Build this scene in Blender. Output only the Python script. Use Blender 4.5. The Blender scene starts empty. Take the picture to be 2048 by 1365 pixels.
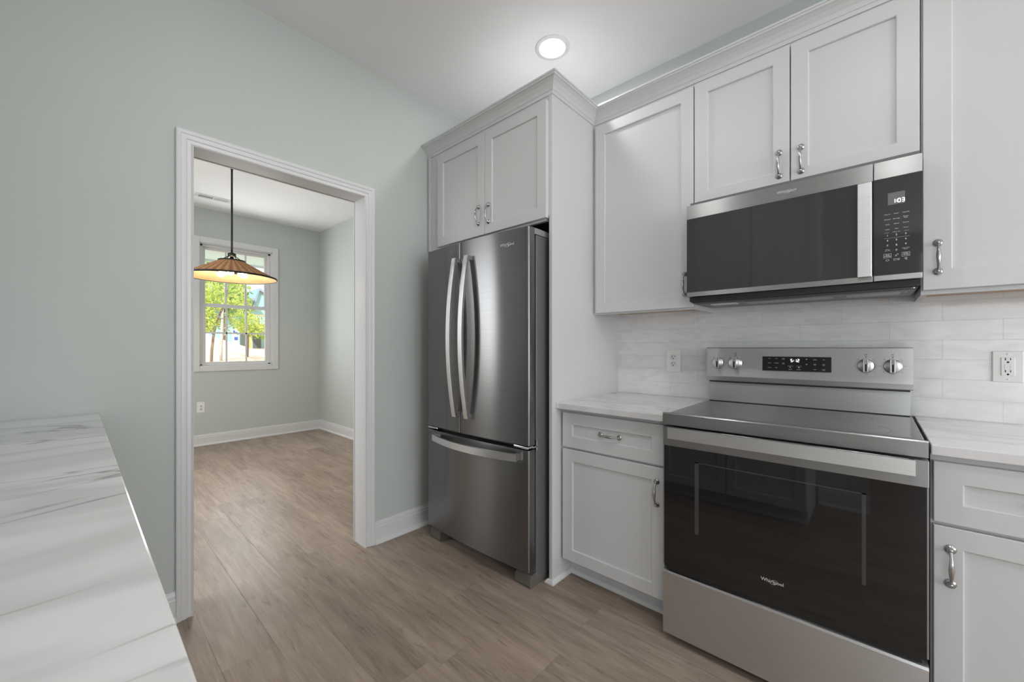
import bpy, bmesh, math, random
from mathutils import Vector, Matrix
random.seed(7)
SC = bpy.context.scene
COL = SC.collection
PI = math.pi
V = Vector

# ------------------------------------------------------------------ camera
TH = math.atan2(726.0, 796.5)
cam = bpy.data.cameras.new('camera'); cam.lens = 14.0; cam.sensor_width = 36.0
cam.shift_y = 13.1/2048.0; cam.clip_start = 0.02; cam.clip_end = 300
camo = bpy.data.objects.new('camera', cam); COL.objects.link(camo)
camo.location = (0, 0, 1.2); camo.rotation_euler = (PI/2, 0, TH)
SC.camera = camo

# ------------------------------------------------------------------ colour management, world, sun, daylight, fill
SC.view_settings.view_transform = 'Standard'; SC.view_settings.look = 'None'
SC.view_settings.gamma = 1.0; SC.view_settings.use_curve_mapping = False
SC.view_settings.exposure = 0.10
cy = SC.cycles
cy.max_bounces = 10; cy.diffuse_bounces = 6; cy.glossy_bounces = 5; cy.transmission_bounces = 6
cy.transparent_max_bounces = 12; cy.sample_clamp_indirect = 6.0
cy.caustics_reflective = False; cy.caustics_refractive = False
try: cy.use_denoising = True
except Exception: pass

W = bpy.data.worlds.new('world'); SC.world = W; W.use_nodes = True
wn = W.node_tree.nodes; wl = W.node_tree.links
wn.clear()
wo = wn.new('ShaderNodeOutputWorld'); wb = wn.new('ShaderNodeBackground')
wb.inputs[0].default_value = (0.80, 0.90, 1.0, 1); wb.inputs[1].default_value = 1.7
wl.new(wb.outputs[0], wo.inputs[0])

def light(name, kind, loc, rot, energy, color=(1, 1, 1), size=None, sy=None, **kw):
    L = bpy.data.lights.new(name, kind); L.energy = energy; L.color = color
    if kind == 'AREA':
        L.shape = 'RECTANGLE'; L.size = size; L.size_y = sy or size
    for k, v in kw.items(): setattr(L, k, v)
    o = bpy.data.objects.new(name, L); COL.objects.link(o)
    o.location = loc; o.rotation_euler = rot
    return o
light('sun', 'SUN', (0, 0, 30), (math.radians(28), math.radians(38), 0), 5.4, (1.0, 0.95, 0.86), angle=0.01)
# fill lamps added at unseen living-space windows; daylight at the dining windows
light('fill_east', 'AREA', (4.38, 0.25, 1.45), (PI/2+0.35, 0, PI/2), 88, (1.0, 0.998, 0.985), 3.8, 2.0)
light('fill_south', 'AREA', (1.9, -4.38, 1.45), (PI/2+0.35, 0, 0), 32, (1.0, 0.998, 0.985), 2.6, 2.0)
light('daylight_dining', 'AREA', (-3.6, -1.38, 1.7), (PI/2-0.42, 0, 0.12), 36, (0.98, 0.99, 1.0), 2.2, 1.6)
light('daylight_dining_west', 'AREA', (-5.97, 1.41, 1.72), (PI/2, 0, -PI/2), 16, (0.96, 0.99, 1.0), 0.72, 1.4)
CEIL = 2.88
CANS = [(-1.335, 1.80), (0.10, 0.72), (-0.98, 0.62), (1.6, 1.15), (1.6, -1.2)]

# ------------------------------------------------------------------ materials
def new_mat(name):
    m = bpy.data.materials.new(name); m.use_nodes = True
    nt = m.node_tree
    b = nt.nodes.get('Principled BSDF')
    return m, nt, b
def N(nt, t, **kw):
    n = nt.nodes.new(t)
    for k, v in kw.items(): setattr(n, k, v)
    return n
def simple(name, col, rough=0.5, metal=0.0, noise=0.02, nscale=6.0, bump=0.0, bscale=200.0, spec=0.5, coat=0.0):
    """procedural paint: base colour gently varied by a noise, optional fine bump"""
    m, nt, b = new_mat(name)
    tc = N(nt, 'ShaderNodeTexCoord')
    nz = N(nt, 'ShaderNodeTexNoise'); nz.inputs['Scale'].default_value = nscale
    nt.links.new(tc.outputs['Object'], nz.inputs['Vector'])
    rp = N(nt, 'ShaderNodeValToRGB')
    rp.color_ramp.elements[0].color = (*[c*(1-noise) for c in col], 1)
    rp.color_ramp.elements[1].color = (*[min(1, c*(1+noise)) for c in col], 1)
    nt.links.new(nz.outputs['Fac'], rp.inputs[0]); nt.links.new(rp.outputs[0], b.inputs['Base Color'])
    b.inputs['Roughness'].default_value = rough; b.inputs['Metallic'].default_value = metal
    b.inputs['Specular IOR Level'].default_value = spec
    b.inputs['Coat Weight'].default_value = coat
    if bump:
        n2 = N(nt, 'ShaderNodeTexNoise'); n2.inputs['Scale'].default_value = bscale
        nt.links.new(tc.outputs['Object'], n2.inputs['Vector'])
        bp = N(nt, 'ShaderNodeBump'); bp.inputs['Strength'].default_value = bump; bp.inputs['Distance'].default_value = 0.002
        nt.links.new(n2.outputs['Fac'], bp.inputs['Height']); nt.links.new(bp.outputs[0], b.inputs['Normal'])
    return m
def emit(name, col, s):
    m, nt, b = new_mat(name)
    b.inputs['Base Color'].default_value = (*col, 1)
    b.inputs['Emission Color'].default_value = (*col, 1); b.inputs['Emission Strength'].default_value = s
    return m
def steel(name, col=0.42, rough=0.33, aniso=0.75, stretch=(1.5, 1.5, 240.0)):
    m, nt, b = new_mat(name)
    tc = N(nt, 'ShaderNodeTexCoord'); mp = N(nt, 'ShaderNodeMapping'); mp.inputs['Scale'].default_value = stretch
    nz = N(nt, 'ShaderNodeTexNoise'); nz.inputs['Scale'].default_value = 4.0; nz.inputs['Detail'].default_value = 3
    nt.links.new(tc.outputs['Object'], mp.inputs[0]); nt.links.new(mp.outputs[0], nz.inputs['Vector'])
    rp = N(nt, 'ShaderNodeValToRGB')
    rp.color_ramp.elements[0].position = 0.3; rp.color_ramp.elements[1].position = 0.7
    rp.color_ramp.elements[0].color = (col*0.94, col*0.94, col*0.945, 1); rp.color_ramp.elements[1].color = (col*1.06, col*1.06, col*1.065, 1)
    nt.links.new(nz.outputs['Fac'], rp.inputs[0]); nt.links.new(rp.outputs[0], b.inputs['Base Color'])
    b.inputs['Metallic'].default_value = 1.0; b.inputs['Roughness'].default_value = rough
    b.inputs['Anisotropic'].default_value = aniso
    tg = N(nt, 'ShaderNodeTangent'); tg.direction_type = 'RADIAL'; tg.axis = 'Z'
    nt.links.new(tg.outputs[0], b.inputs['Tangent'])
    b.inputs['Anisotropic Rotation'].default_value = 0.25
    return m
def marble(name, stretch, rot=0.0, amount=0.55, seed=0.0, base=0.80):
    m, nt, b = new_mat(name)
    tc = N(nt, 'ShaderNodeTexCoord'); mp = N(nt, 'ShaderNodeMapping')
    mp.inputs['Scale'].default_value = stretch; mp.inputs['Rotation'].default_value = (0, 0, rot); mp.inputs['Location'].default_value = (seed, seed*0.7, 0)
    nt.links.new(tc.outputs['Object'], mp.inputs[0])
    def vein(scale, width, detail, dist):
        n1 = N(nt, 'ShaderNodeTexNoise'); n1.inputs['Scale'].default_value = scale; n1.inputs['Detail'].default_value = detail
        n1.inputs['Roughness'].default_value = 0.45; n1.inputs['Distortion'].default_value = dist
        nt.links.new(mp.outputs[0], n1.inputs['Vector'])
        s = N(nt, 'ShaderNodeMath', operation='SUBTRACT'); s.inputs[1].default_value = 0.5
        a = N(nt, 'ShaderNodeMath', operation='ABSOLUTE'); nt.links.new(n1.outputs['Fac'], s.inputs[0]); nt.links.new(s.outputs[0], a.inputs[0])
        r = N(nt, 'ShaderNodeMapRange'); r.inputs[1].default_value = 0.0; r.inputs[2].default_value = width; r.inputs[3].default_value = 1.0; r.inputs[4].default_value = 0.0
        r.interpolation_type = 'SMOOTHSTEP'
        nt.links.new(a.outputs[0], r.inputs[0]); return r.outputs[0]
    v1 = vein(1.0, 0.013, 5, 1.1); v2 = vein(0.7, 0.085, 4, 0.8)
    nm = N(nt, 'ShaderNodeTexNoise'); nm.inputs['Scale'].default_value = 2.6; nm.inputs['Detail'].default_value = 3; nt.links.new(tc.outputs['Object'], nm.inputs['Vector'])
    mk = N(nt, 'ShaderNodeMapRange'); mk.inputs[1].default_value = 0.40; mk.inputs[2].default_value = 0.62; nt.links.new(nm.outputs['Fac'], mk.inputs[0])
    m1 = N(nt, 'ShaderNodeMath', operation='MULTIPLY'); nt.links.new(v1, m1.inputs[0]); nt.links.new(mk.outputs[0], m1.inputs[1])
    m2 = N(nt, 'ShaderNodeMath', operation='MULTIPLY'); nt.links.new(v2, m2.inputs[0]); m2.inputs[1].default_value = 0.30
    ad = N(nt, 'ShaderNodeMath', operation='ADD'); ad.use_clamp = True; nt.links.new(m1.outputs[0], ad.inputs[0]); nt.links.new(m2.outputs[0], ad.inputs[1])
    sc_ = N(nt, 'ShaderNodeMath', operation='MULTIPLY'); nt.links.new(ad.outputs[0], sc_.inputs[0]); sc_.inputs[1].default_value = amount
    mx = N(nt, 'ShaderNodeMix', data_type='RGBA'); nt.links.new(sc_.outputs[0], mx.inputs['Factor'])
    mx.inputs['A'].default_value = (base*0.995, base*0.99, base*1.005, 1); mx.inputs['B'].default_value = (0.20, 0.19, 0.185, 1)
    nt.links.new(mx.outputs['Result'], b.inputs['Base Color'])
    b.inputs['Roughness'].default_value = 0.12
    return m
def tile_mat():
    m, nt, b = new_mat('tile_gloss')
    tc = N(nt, 'ShaderNodeTexCoord'); sp = N(nt, 'ShaderNodeSeparateXYZ'); nt.links.new(tc.outputs['Object'], sp.inputs[0])
    cb = N(nt, 'ShaderNodeCombineXYZ'); nt.links.new(sp.outputs['X'], cb.inputs['X']); nt.links.new(sp.outputs['Z'], cb.inputs['Y'])
    bk = N(nt, 'ShaderNodeTexBrick'); bk.offset = 0.5; bk.offset_frequency = 2
    nt.links.new(cb.outputs[0], bk.inputs['Vector'])
    bk.inputs['Scale'].default_value = 1.0; bk.inputs['Brick Width'].default_value = 0.309; bk.inputs['Row Height'].default_value = 0.0778
    bk.inputs['Mortar Size'].default_value = 0.0014; bk.inputs['Mortar Smooth'].default_value = 0.25; bk.inputs['Bias'].default_value = 0.0
    bk.inputs['Color1'].default_value = (0.81, 0.81, 0.815, 1); bk.inputs['Color2'].default_value = (0.78, 0.78, 0.785, 1); bk.inputs['Mortar'].default_value = (0.74, 0.74, 0.74, 1)
    mp = N(nt, 'ShaderNodeMapping'); mp.inputs['Scale'].default_value = (7, 7, 22); mp.inputs['Rotation'].default_value = (0, 0.35, 0)
    nt.links.new(tc.outputs['Object'], mp.inputs[0])
    nz = N(nt, 'ShaderNodeTexNoise'); nz.inputs['Scale'].default_value = 1.2; nz.inputs['Detail'].default_value = 5; nz.inputs['Distortion'].default_value = 0.8
    nt.links.new(mp.outputs[0], nz.inputs['Vector'])
    rp = N(nt, 'ShaderNodeValToRGB'); rp.color_ramp.elements[0].position = 0.33; rp.color_ramp.elements[1].position = 0.55
    rp.color_ramp.elements[0].color = (0.91, 0.91, 0.915, 1); rp.color_ramp.elements[1].color = (1, 1, 1, 1)
    nt.links.new(nz.outputs['Fac'], rp.inputs[0])
    mx = N(nt, 'ShaderNodeMix', data_type='RGBA', blend_type='MULTIPLY'); mx.inputs['Factor'].default_value = 1.0
    nt.links.new(bk.outputs['Color'], mx.inputs['A']); nt.links.new(rp.outputs[0], mx.inputs['B']); nt.links.new(mx.outputs['Result'], b.inputs['Base Color'])
    n2 = N(nt, 'ShaderNodeTexNoise'); n2.inputs['Scale'].default_value = 14; nt.links.new(tc.outputs['Object'], n2.inputs['Vector'])
    iv = N(nt, 'ShaderNodeMath', operation='SUBTRACT'); iv.inputs[0].default_value = 1.0; nt.links.new(bk.outputs['Fac'], iv.inputs[1])
    ma = N(nt, 'ShaderNodeMath', operation='MULTIPLY_ADD'); nt.links.new(n2.outputs['Fac'], ma.inputs[0]); ma.inputs[1].default_value = 0.5; nt.links.new(iv.outputs[0], ma.inputs[2])
    bp = N(nt, 'ShaderNodeBump'); bp.inputs['Strength'].default_value = 0.6; bp.inputs['Distance'].default_value = 0.0016
    nt.links.new(ma.outputs[0], bp.inputs['Height']); nt.links.new(bp.outputs[0], b.inputs['Normal'])
    b.inputs['Roughness'].default_value = 0.10
    return m
def floor_mat():
    m, nt, b = new_mat('plank_floor')
    L = nt.links
    tc = N(nt, 'ShaderNodeTexCoord'); sp = N(nt, 'ShaderNodeSeparateXYZ'); L.new(tc.outputs['Object'], sp.inputs[0])
    def M(op, a, bv=None, c=None):
        n = N(nt, 'ShaderNodeMath', operation=op)
        for i, x in enumerate((a, bv, c)):
            if x is None: continue
            if isinstance(x, (int, float)): n.inputs[i].default_value = x
            else: L.new(x, n.inputs[i])
        return n.outputs[0]
    PW, PL = 0.182, 1.22
    yr = M('DIVIDE', sp.outputs['Y'], PW); row = M('FLOOR', yr); fy = M('FRACT', yr)
    wn1 = N(nt, 'ShaderNodeTexWhiteNoise', noise_dimensions='1D'); L.new(row, wn1.inputs['W'])
    xr = M('ADD', M('DIVIDE', sp.outputs['X'], PL), M('MULTIPLY', wn1.outputs['Value'], 7.3))
    pid = M('FLOOR', xr); fx = M('FRACT', xr)
    cb = N(nt, 'ShaderNodeCombineXYZ'); L.new(row, cb.inputs['X']); L.new(pid, cb.inputs['Y'])
    wn2 = N(nt, 'ShaderNodeTexWhiteNoise', noise_dimensions='2D'); L.new(cb.outputs[0], wn2.inputs['Vector'])
    # grain coordinates, shifted plank by plank
    cg = N(nt, 'ShaderNodeCombineXYZ')
    L.new(M('ADD', sp.outputs['X'], M('MULTIPLY', wn2.outputs['Value'], 31.0)), cg.inputs['X'])
    L.new(M('ADD', sp.outputs['Y'], M('MULTIPLY', wn2.outputs['Value'], 17.0)), cg.inputs['Y'])
    def noise(sx, sy, scale, det, dist=0.0):
        mp = N(nt, 'ShaderNodeMapping'); mp.inputs['Scale'].default_value = (sx, sy, 1); L.new(cg.outputs[0], mp.inputs[0])
        n = N(nt, 'ShaderNodeTexNoise'); n.inputs['Scale'].default_value = scale; n.inputs['Detail'].default_value = det; n.inputs['Distortion'].default_value = dist
        L.new(mp.outputs[0], n.inputs['Vector']); return n.outputs['Fac']
    g1 = noise(1.6, 17, 2.0, 5, 0.9); g2 = noise(5, 130, 2.0, 2); g3 = noise(1.0, 5.0, 1.4, 3, 0.6)
    g4 = noise(2.2, 12.0, 2.2, 4, 1.6)
    rp = N(nt, 'ShaderNodeValToRGB')
    e = rp.color_ramp.elements; e[0].position = 0.34; e[1].position = 0.68
    e[0].color = (0.205, 0.155, 0.122, 1); e[1].color = (0.43, 0.345, 0.283, 1)
    e2 = rp.color_ramp.elements.new(0.52); e2.color = (0.325, 0.255, 0.207, 1)
    f = M('ADD', M('MULTIPLY', g1, 0.42), M('ADD', M('MULTIPLY', g3, 0.36), M('MULTIPLY', g2, 0.22)))
    f = M('ADD', f, M('MULTIPLY', M('SUBTRACT', wn2.outputs['Value'], 0.5), 0.085))
    L.new(f, rp.inputs[0])
    knot = N(nt, 'ShaderNodeMapRange'); knot.inputs[1].default_value = 0.61; knot.inputs[2].default_value = 0.76; L.new(g4, knot.inputs[0])
    sy_ = M('MINIMUM', fy, M('SUBTRACT', 1.0, fy)); sx_ = M('MINIMUM', fx, M('SUBTRACT', 1.0, fx))
    sa = N(nt, 'ShaderNodeMapRange'); sa.inputs[1].default_value = 0.0; sa.inputs[2].default_value = 0.010; sa.inputs[3].default_value = 1; sa.inputs[4].default_value = 0; L.new(sy_, sa.inputs[0])
    sb = N(nt, 'ShaderNodeMapRange'); sb.inputs[1].default_value = 0.0; sb.inputs[2].default_value = 0.0016; sb.inputs[3].default_value = 1; sb.inputs[4].default_value = 0; L.new(sx_, sb.inputs[0])
    seam = M('MAXIMUM', sa.outputs[0], sb.outputs[0])
    dk = M('ADD', M('MULTIPLY', seam, 0.26), M('MULTIPLY', knot.outputs[0], 0.50))
    mx = N(nt, 'ShaderNodeMix', data_type='RGBA'); L.new(dk, mx.inputs['Factor']); L.new(rp.outputs[0], mx.inputs['A']); mx.inputs['B'].default_value = (0.05, 0.035, 0.027, 1)
    L.new(mx.outputs['Result'], b.inputs['Base Color'])
    b.inputs['Roughness'].default_value = 0.40; b.inputs['Specular IOR Level'].default_value = 0.35
    h = M('SUBTRACT', M('MULTIPLY', g2, 0.55), seam)
    bp = N(nt, 'ShaderNodeBump'); bp.inputs['Strength'].default_value = 0.35; bp.inputs['Distance'].default_value = 0.0012
    L.new(h, bp.inputs['Height']); L.new(bp.outputs[0], b.inputs['Normal'])
    return m
def glass_mat(name, tint=(1, 1, 1), refl=0.06):
    m = bpy.data.materials.new(name); m.use_nodes = True; nt = m.node_tree; nt.nodes.clear()
    o = N(nt, 'ShaderNodeOutputMaterial'); t = N(nt, 'ShaderNodeBsdfTransparent'); t.inputs[0].default_value = (*tint, 1)
    g = N(nt, 'ShaderNodeBsdfGlossy'); g.inputs['Roughness'].default_value = 0.01
    mx = N(nt, 'ShaderNodeMixShader'); mx.inputs[0].default_value = refl
    nt.links.new(t.outputs[0], mx.inputs[1]); nt.links.new(g.outputs[0], mx.inputs[2]); nt.links.new(mx.outputs[0], o.inputs[0])
    return m
def rattan_mat():
    m, nt, b = new_mat('rattan'); L = nt.links
    tc = N(nt, 'ShaderNodeTexCoord'); sp = N(nt, 'ShaderNodeSeparateXYZ'); L.new(tc.outputs['Object'], sp.inputs[0])
    at = N(nt, 'ShaderNodeMath', operation='ARCTAN2'); L.new(sp.outputs['Y'], at.inputs[0]); L.new(sp.outputs['X'], at.inputs[1])
    mu = N(nt, 'ShaderNodeMath', operation='MULTIPLY'); L.new(at.outputs[0], mu.inputs[0]); mu.inputs[1].default_value = 34.0
    sn = N(nt, 'ShaderNodeMath', operation='SINE'); L.new(mu.outputs[0], sn.inputs[0])
    nz = N(nt, 'ShaderNodeTexNoise'); nz.inputs['Scale'].default_value = 40; L.new(tc.outputs['Object'], nz.inputs['Vector'])
    ad = N(nt, 'ShaderNodeMath', operation='MULTIPLY_ADD'); L.new(sn.outputs[0], ad.inputs[0]); ad.inputs[1].default_value = 0.28; L.new(nz.outputs['Fac'], ad.inputs[2])
    rp = N(nt, 'ShaderNodeValToRGB'); rp.color_ramp.elements[0].position = 0.2; rp.color_ramp.elements[1].position = 0.85
    rp.color_ramp.elements[0].color = (0.50, 0.275, 0.135, 1); rp.color_ramp.elements[1].color = (0.85, 0.54, 0.29, 1)
    L.new(ad.outputs[0], rp.inputs[0]); L.new(rp.outputs[0], b.inputs['Base Color']); b.inputs['Roughness'].default_value = 0.7
    bp = N(nt, 'ShaderNodeBump'); bp.inputs['Strength'].default_value = 0.6; bp.inputs['Distance'].default_value = 0.004
    L.new(sn.outputs[0], bp.inputs['Height']); L.new(bp.outputs[0], b.inputs['Normal'])
    tr = N(nt, 'ShaderNodeBsdfTranslucent'); L.new(rp.outputs[0], tr.inputs['Color'])
    mx = N(nt, 'ShaderNodeMixShader'); mx.inputs[0].default_value = 0.5
    o = nt.nodes.get('Material Output'); L.new(b.outputs[0], mx.inputs[1]); L.new(tr.outputs[0], mx.inputs[2]); L.new(mx.outputs[0], o.inputs[0])
    return m
def wood_mat(name, c0, c1, stretch=(2, 30, 30)):
    m, nt, b = new_mat(name); L = nt.links
    tc = N(nt, 'ShaderNodeTexCoord'); mp = N(nt, 'ShaderNodeMapping'); mp.inputs['Scale'].default_value = stretch
    nz = N(nt, 'ShaderNodeTexNoise'); nz.inputs['Scale'].default_value = 2; nz.inputs['Detail'].default_value = 4
    L.new(tc.outputs['Object'], mp.inputs[0]); L.new(mp.outputs[0], nz.inputs['Vector'])
    rp = N(nt, 'ShaderNodeValToRGB'); rp.color_ramp.elements[0].color = (*c0, 1); rp.color_ramp.elements[1].color = (*c1, 1)
    L.new(nz.outputs['Fac'], rp.inputs[0]); L.new(rp.outputs[0], b.inputs['Base Color']); b.inputs['Roughness'].default_value = 0.6
    return m
def leaf_mat(name, c0, c1):
    m, nt, b = new_mat(name); L = nt.links
    tc = N(nt, 'ShaderNodeTexCoord'); nz = N(nt, 'ShaderNodeTexNoise'); nz.inputs['Scale'].default_value = 2.3; nz.inputs['Detail'].default_value = 4
    L.new(tc.outputs['Object'], nz.inputs['Vector'])
    rp = N(nt, 'ShaderNodeValToRGB'); rp.color_ramp.elements[0].position = 0.35; rp.color_ramp.elements[1].position = 0.65
    rp.color_ramp.elements[0].color = (*c0, 1); rp.color_ramp.elements[1].color = (*c1, 1)
    L.new(nz.outputs['Fac'], rp.inputs[0]); L.new(rp.outputs[0], b.inputs['Base Color'])
    b.inputs['Roughness'].default_value = 0.6
    tr = N(nt, 'ShaderNodeBsdfTranslucent'); L.new(rp.outputs[0], tr.inputs['Color'])
    mx = N(nt, 'ShaderNodeMixShader'); mx.inputs[0].default_value = 0.4
    o = nt.nodes.get('Material Output'); L.new(b.outputs[0], mx.inputs[1]); L.new(tr.outputs[0], mx.inputs[2]); L.new(mx.outputs[0], o.inputs[0])
    return m

GREEN = simple('green_wall_paint', (0.525, 0.560, 0.538), 0.75, noise=0.012, nscale=3, bump=0.08, bscale=260, spec=0.25)
CEILM = simple('ceiling_paint', (0.87, 0.865, 0.872), 0.9, noise=0.01, bump=0.12, bscale=180, spec=0.2)
TRIM = simple('white_trim_paint', (0.68, 0.68, 0.685), 0.35, noise=0.01)
CAB = simple('white_cabinet_paint', (0.615, 0.621, 0.629), 0.38, noise=0.008)
FLOOR = floor_mat(); TILE = tile_mat()
STEEL = steel('brushed_steel', 0.66, 0.32, 0.9)
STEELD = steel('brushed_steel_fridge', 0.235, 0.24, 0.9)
STEELB = steel('bright_brushed_steel', 0.76, 0.34, 0.6)
STEELW = steel('microwave_steel', 0.44, 0.34, 0.9)
STEEL_SHADED = steel('shaded_brushed_steel', 0.36, 0.34, 0.9)  # same range steel, coloured darker for the dimmer look of door strip and trim
GREYM = simple('grey_enamel', (0.17, 0.17, 0.175), 0.42, metal=0.35, noise=0.03)
GREYP = simple('grey_plastic', (0.27, 0.27, 0.27), 0.5, noise=0.03)
TAUPE = simple('taupe_plastic', (0.13, 0.12, 0.105), 0.45, noise=0.03)
BLACK = simple('black_plastic', (0.012, 0.012, 0.012), 0.5, noise=0.1)
DARKG = simple('dark_glass', (0.009, 0.009, 0.010), 0.03, noise=0.05, spec=0.65)
MWG = simple('smoked_glass', (0.030, 0.030, 0.031), 0.04, noise=0.05, spec=0.75)
COOKG = simple('ceramic_glass', (0.060, 0.060, 0.062), 0.09, noise=0.1, nscale=90, spec=0.9)
FRIT = simple('printed_glass_border', (0.050, 0.050, 0.051), 0.05, noise=0.05, spec=0.6)
NICKEL = simple('satin_nickel', (0.46, 0.455, 0.45), 0.24, metal=1.0, noise=0.08, nscale=30)
CHROME = simple('chrome', (0.75, 0.75, 0.76), 0.12, metal=1.0, noise=0.02)
SILVER = simple('silver_lettering', (0.62, 0.62, 0.62), 0.35, metal=0.35)
PRINTW = simple('white_print', (0.75, 0.75, 0.75), 0.6)
PRINTB = simple('black_print', (0.02, 0.02, 0.02), 0.6)
GREYL = simple('lcd_grey', (0.16, 0.165, 0.17), 0.3)
LCD = emit('lit_digits', (1, 1, 1), 1.6)
PLATE = simple('outlet_white', (0.82, 0.82, 0.81), 0.3, noise=0.01)
UNDER = wood_mat('maple_underside', (0.44, 0.31, 0.20), (0.62, 0.47, 0.33))
DARKW = wood_mat('dark_ply', (0.10, 0.065, 0.04), (0.16, 0.11, 0.07))
MESHM = simple('filter_mesh', (0.42, 0.42, 0.42), 0.4, metal=0.8, noise=0.7, nscale=260)
MARB_A = marble('white_marble_counter', (3.6, 0.95, 3.0), -0.16, 0.85, 9.4, 0.74)
MARB_B = marble('white_marble_counter_diagonal', (2.2, 6.0, 3.0), 0.55, 0.62, 1.7, 0.72)
LENS = emit('downlight_lens', (1.0, 0.985, 0.96), 125.0)
BULB = emit('warm_bulb', (1.0, 0.74, 0.42), 110.0)
RATTAN = rattan_mat()
RATIN = simple('rattan_lining', (0.72, 0.55, 0.36), 0.8, noise=0.25, nscale=60)
IRON = simple('dark_iron', (0.022, 0.022, 0.024), 0.4, metal=0.6)
PANE = glass_mat('window_glass')
DIRT = simple('bare_dirt', (0.72, 0.55, 0.40), 0.95, noise=0.35, nscale=2.2, bump=0.6, bscale=9)
LEAFA = leaf_mat('leaf_yellow_green', (0.20, 0.34, 0.04), (0.62, 0.66, 0.13))
LEAFB = leaf_mat('leaf_mid_green', (0.13, 0.26, 0.06), (0.40, 0.50, 0.15))
BARK = simple('bark', (0.20, 0.155, 0.115), 0.9, noise=0.5, nscale=14, bump=0.6, bscale=30)
BARKP = simple('pale_bark', (0.46, 0.42, 0.38), 0.9, noise=0.4, nscale=14, bump=0.6, bscale=30)
SIDING = simple('teal_sheathing', (0.30, 0.52, 0.52), 0.8, noise=0.06)
WRAP = simple('house_wrap', (0.62, 0.72, 0.82), 0.7, noise=0.06)
WRAPB = simple('house_wrap_print', (0.04, 0.11, 0.40), 0.7)
ROOFM = simple('grey_shingle', (0.26, 0.33, 0.40), 0.9, noise=0.25, nscale=5)
LUMBER = simple('raw_lumber', (0.72, 0.42, 0.12), 0.8, noise=0.15)
OPEN_ = simple('dark_opening', (0.10, 0.13, 0.13), 0.9, noise=0.2)
SOFF = simple('soffit_sage', (0.66, 0.90, 0.90), 0.8)

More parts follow.
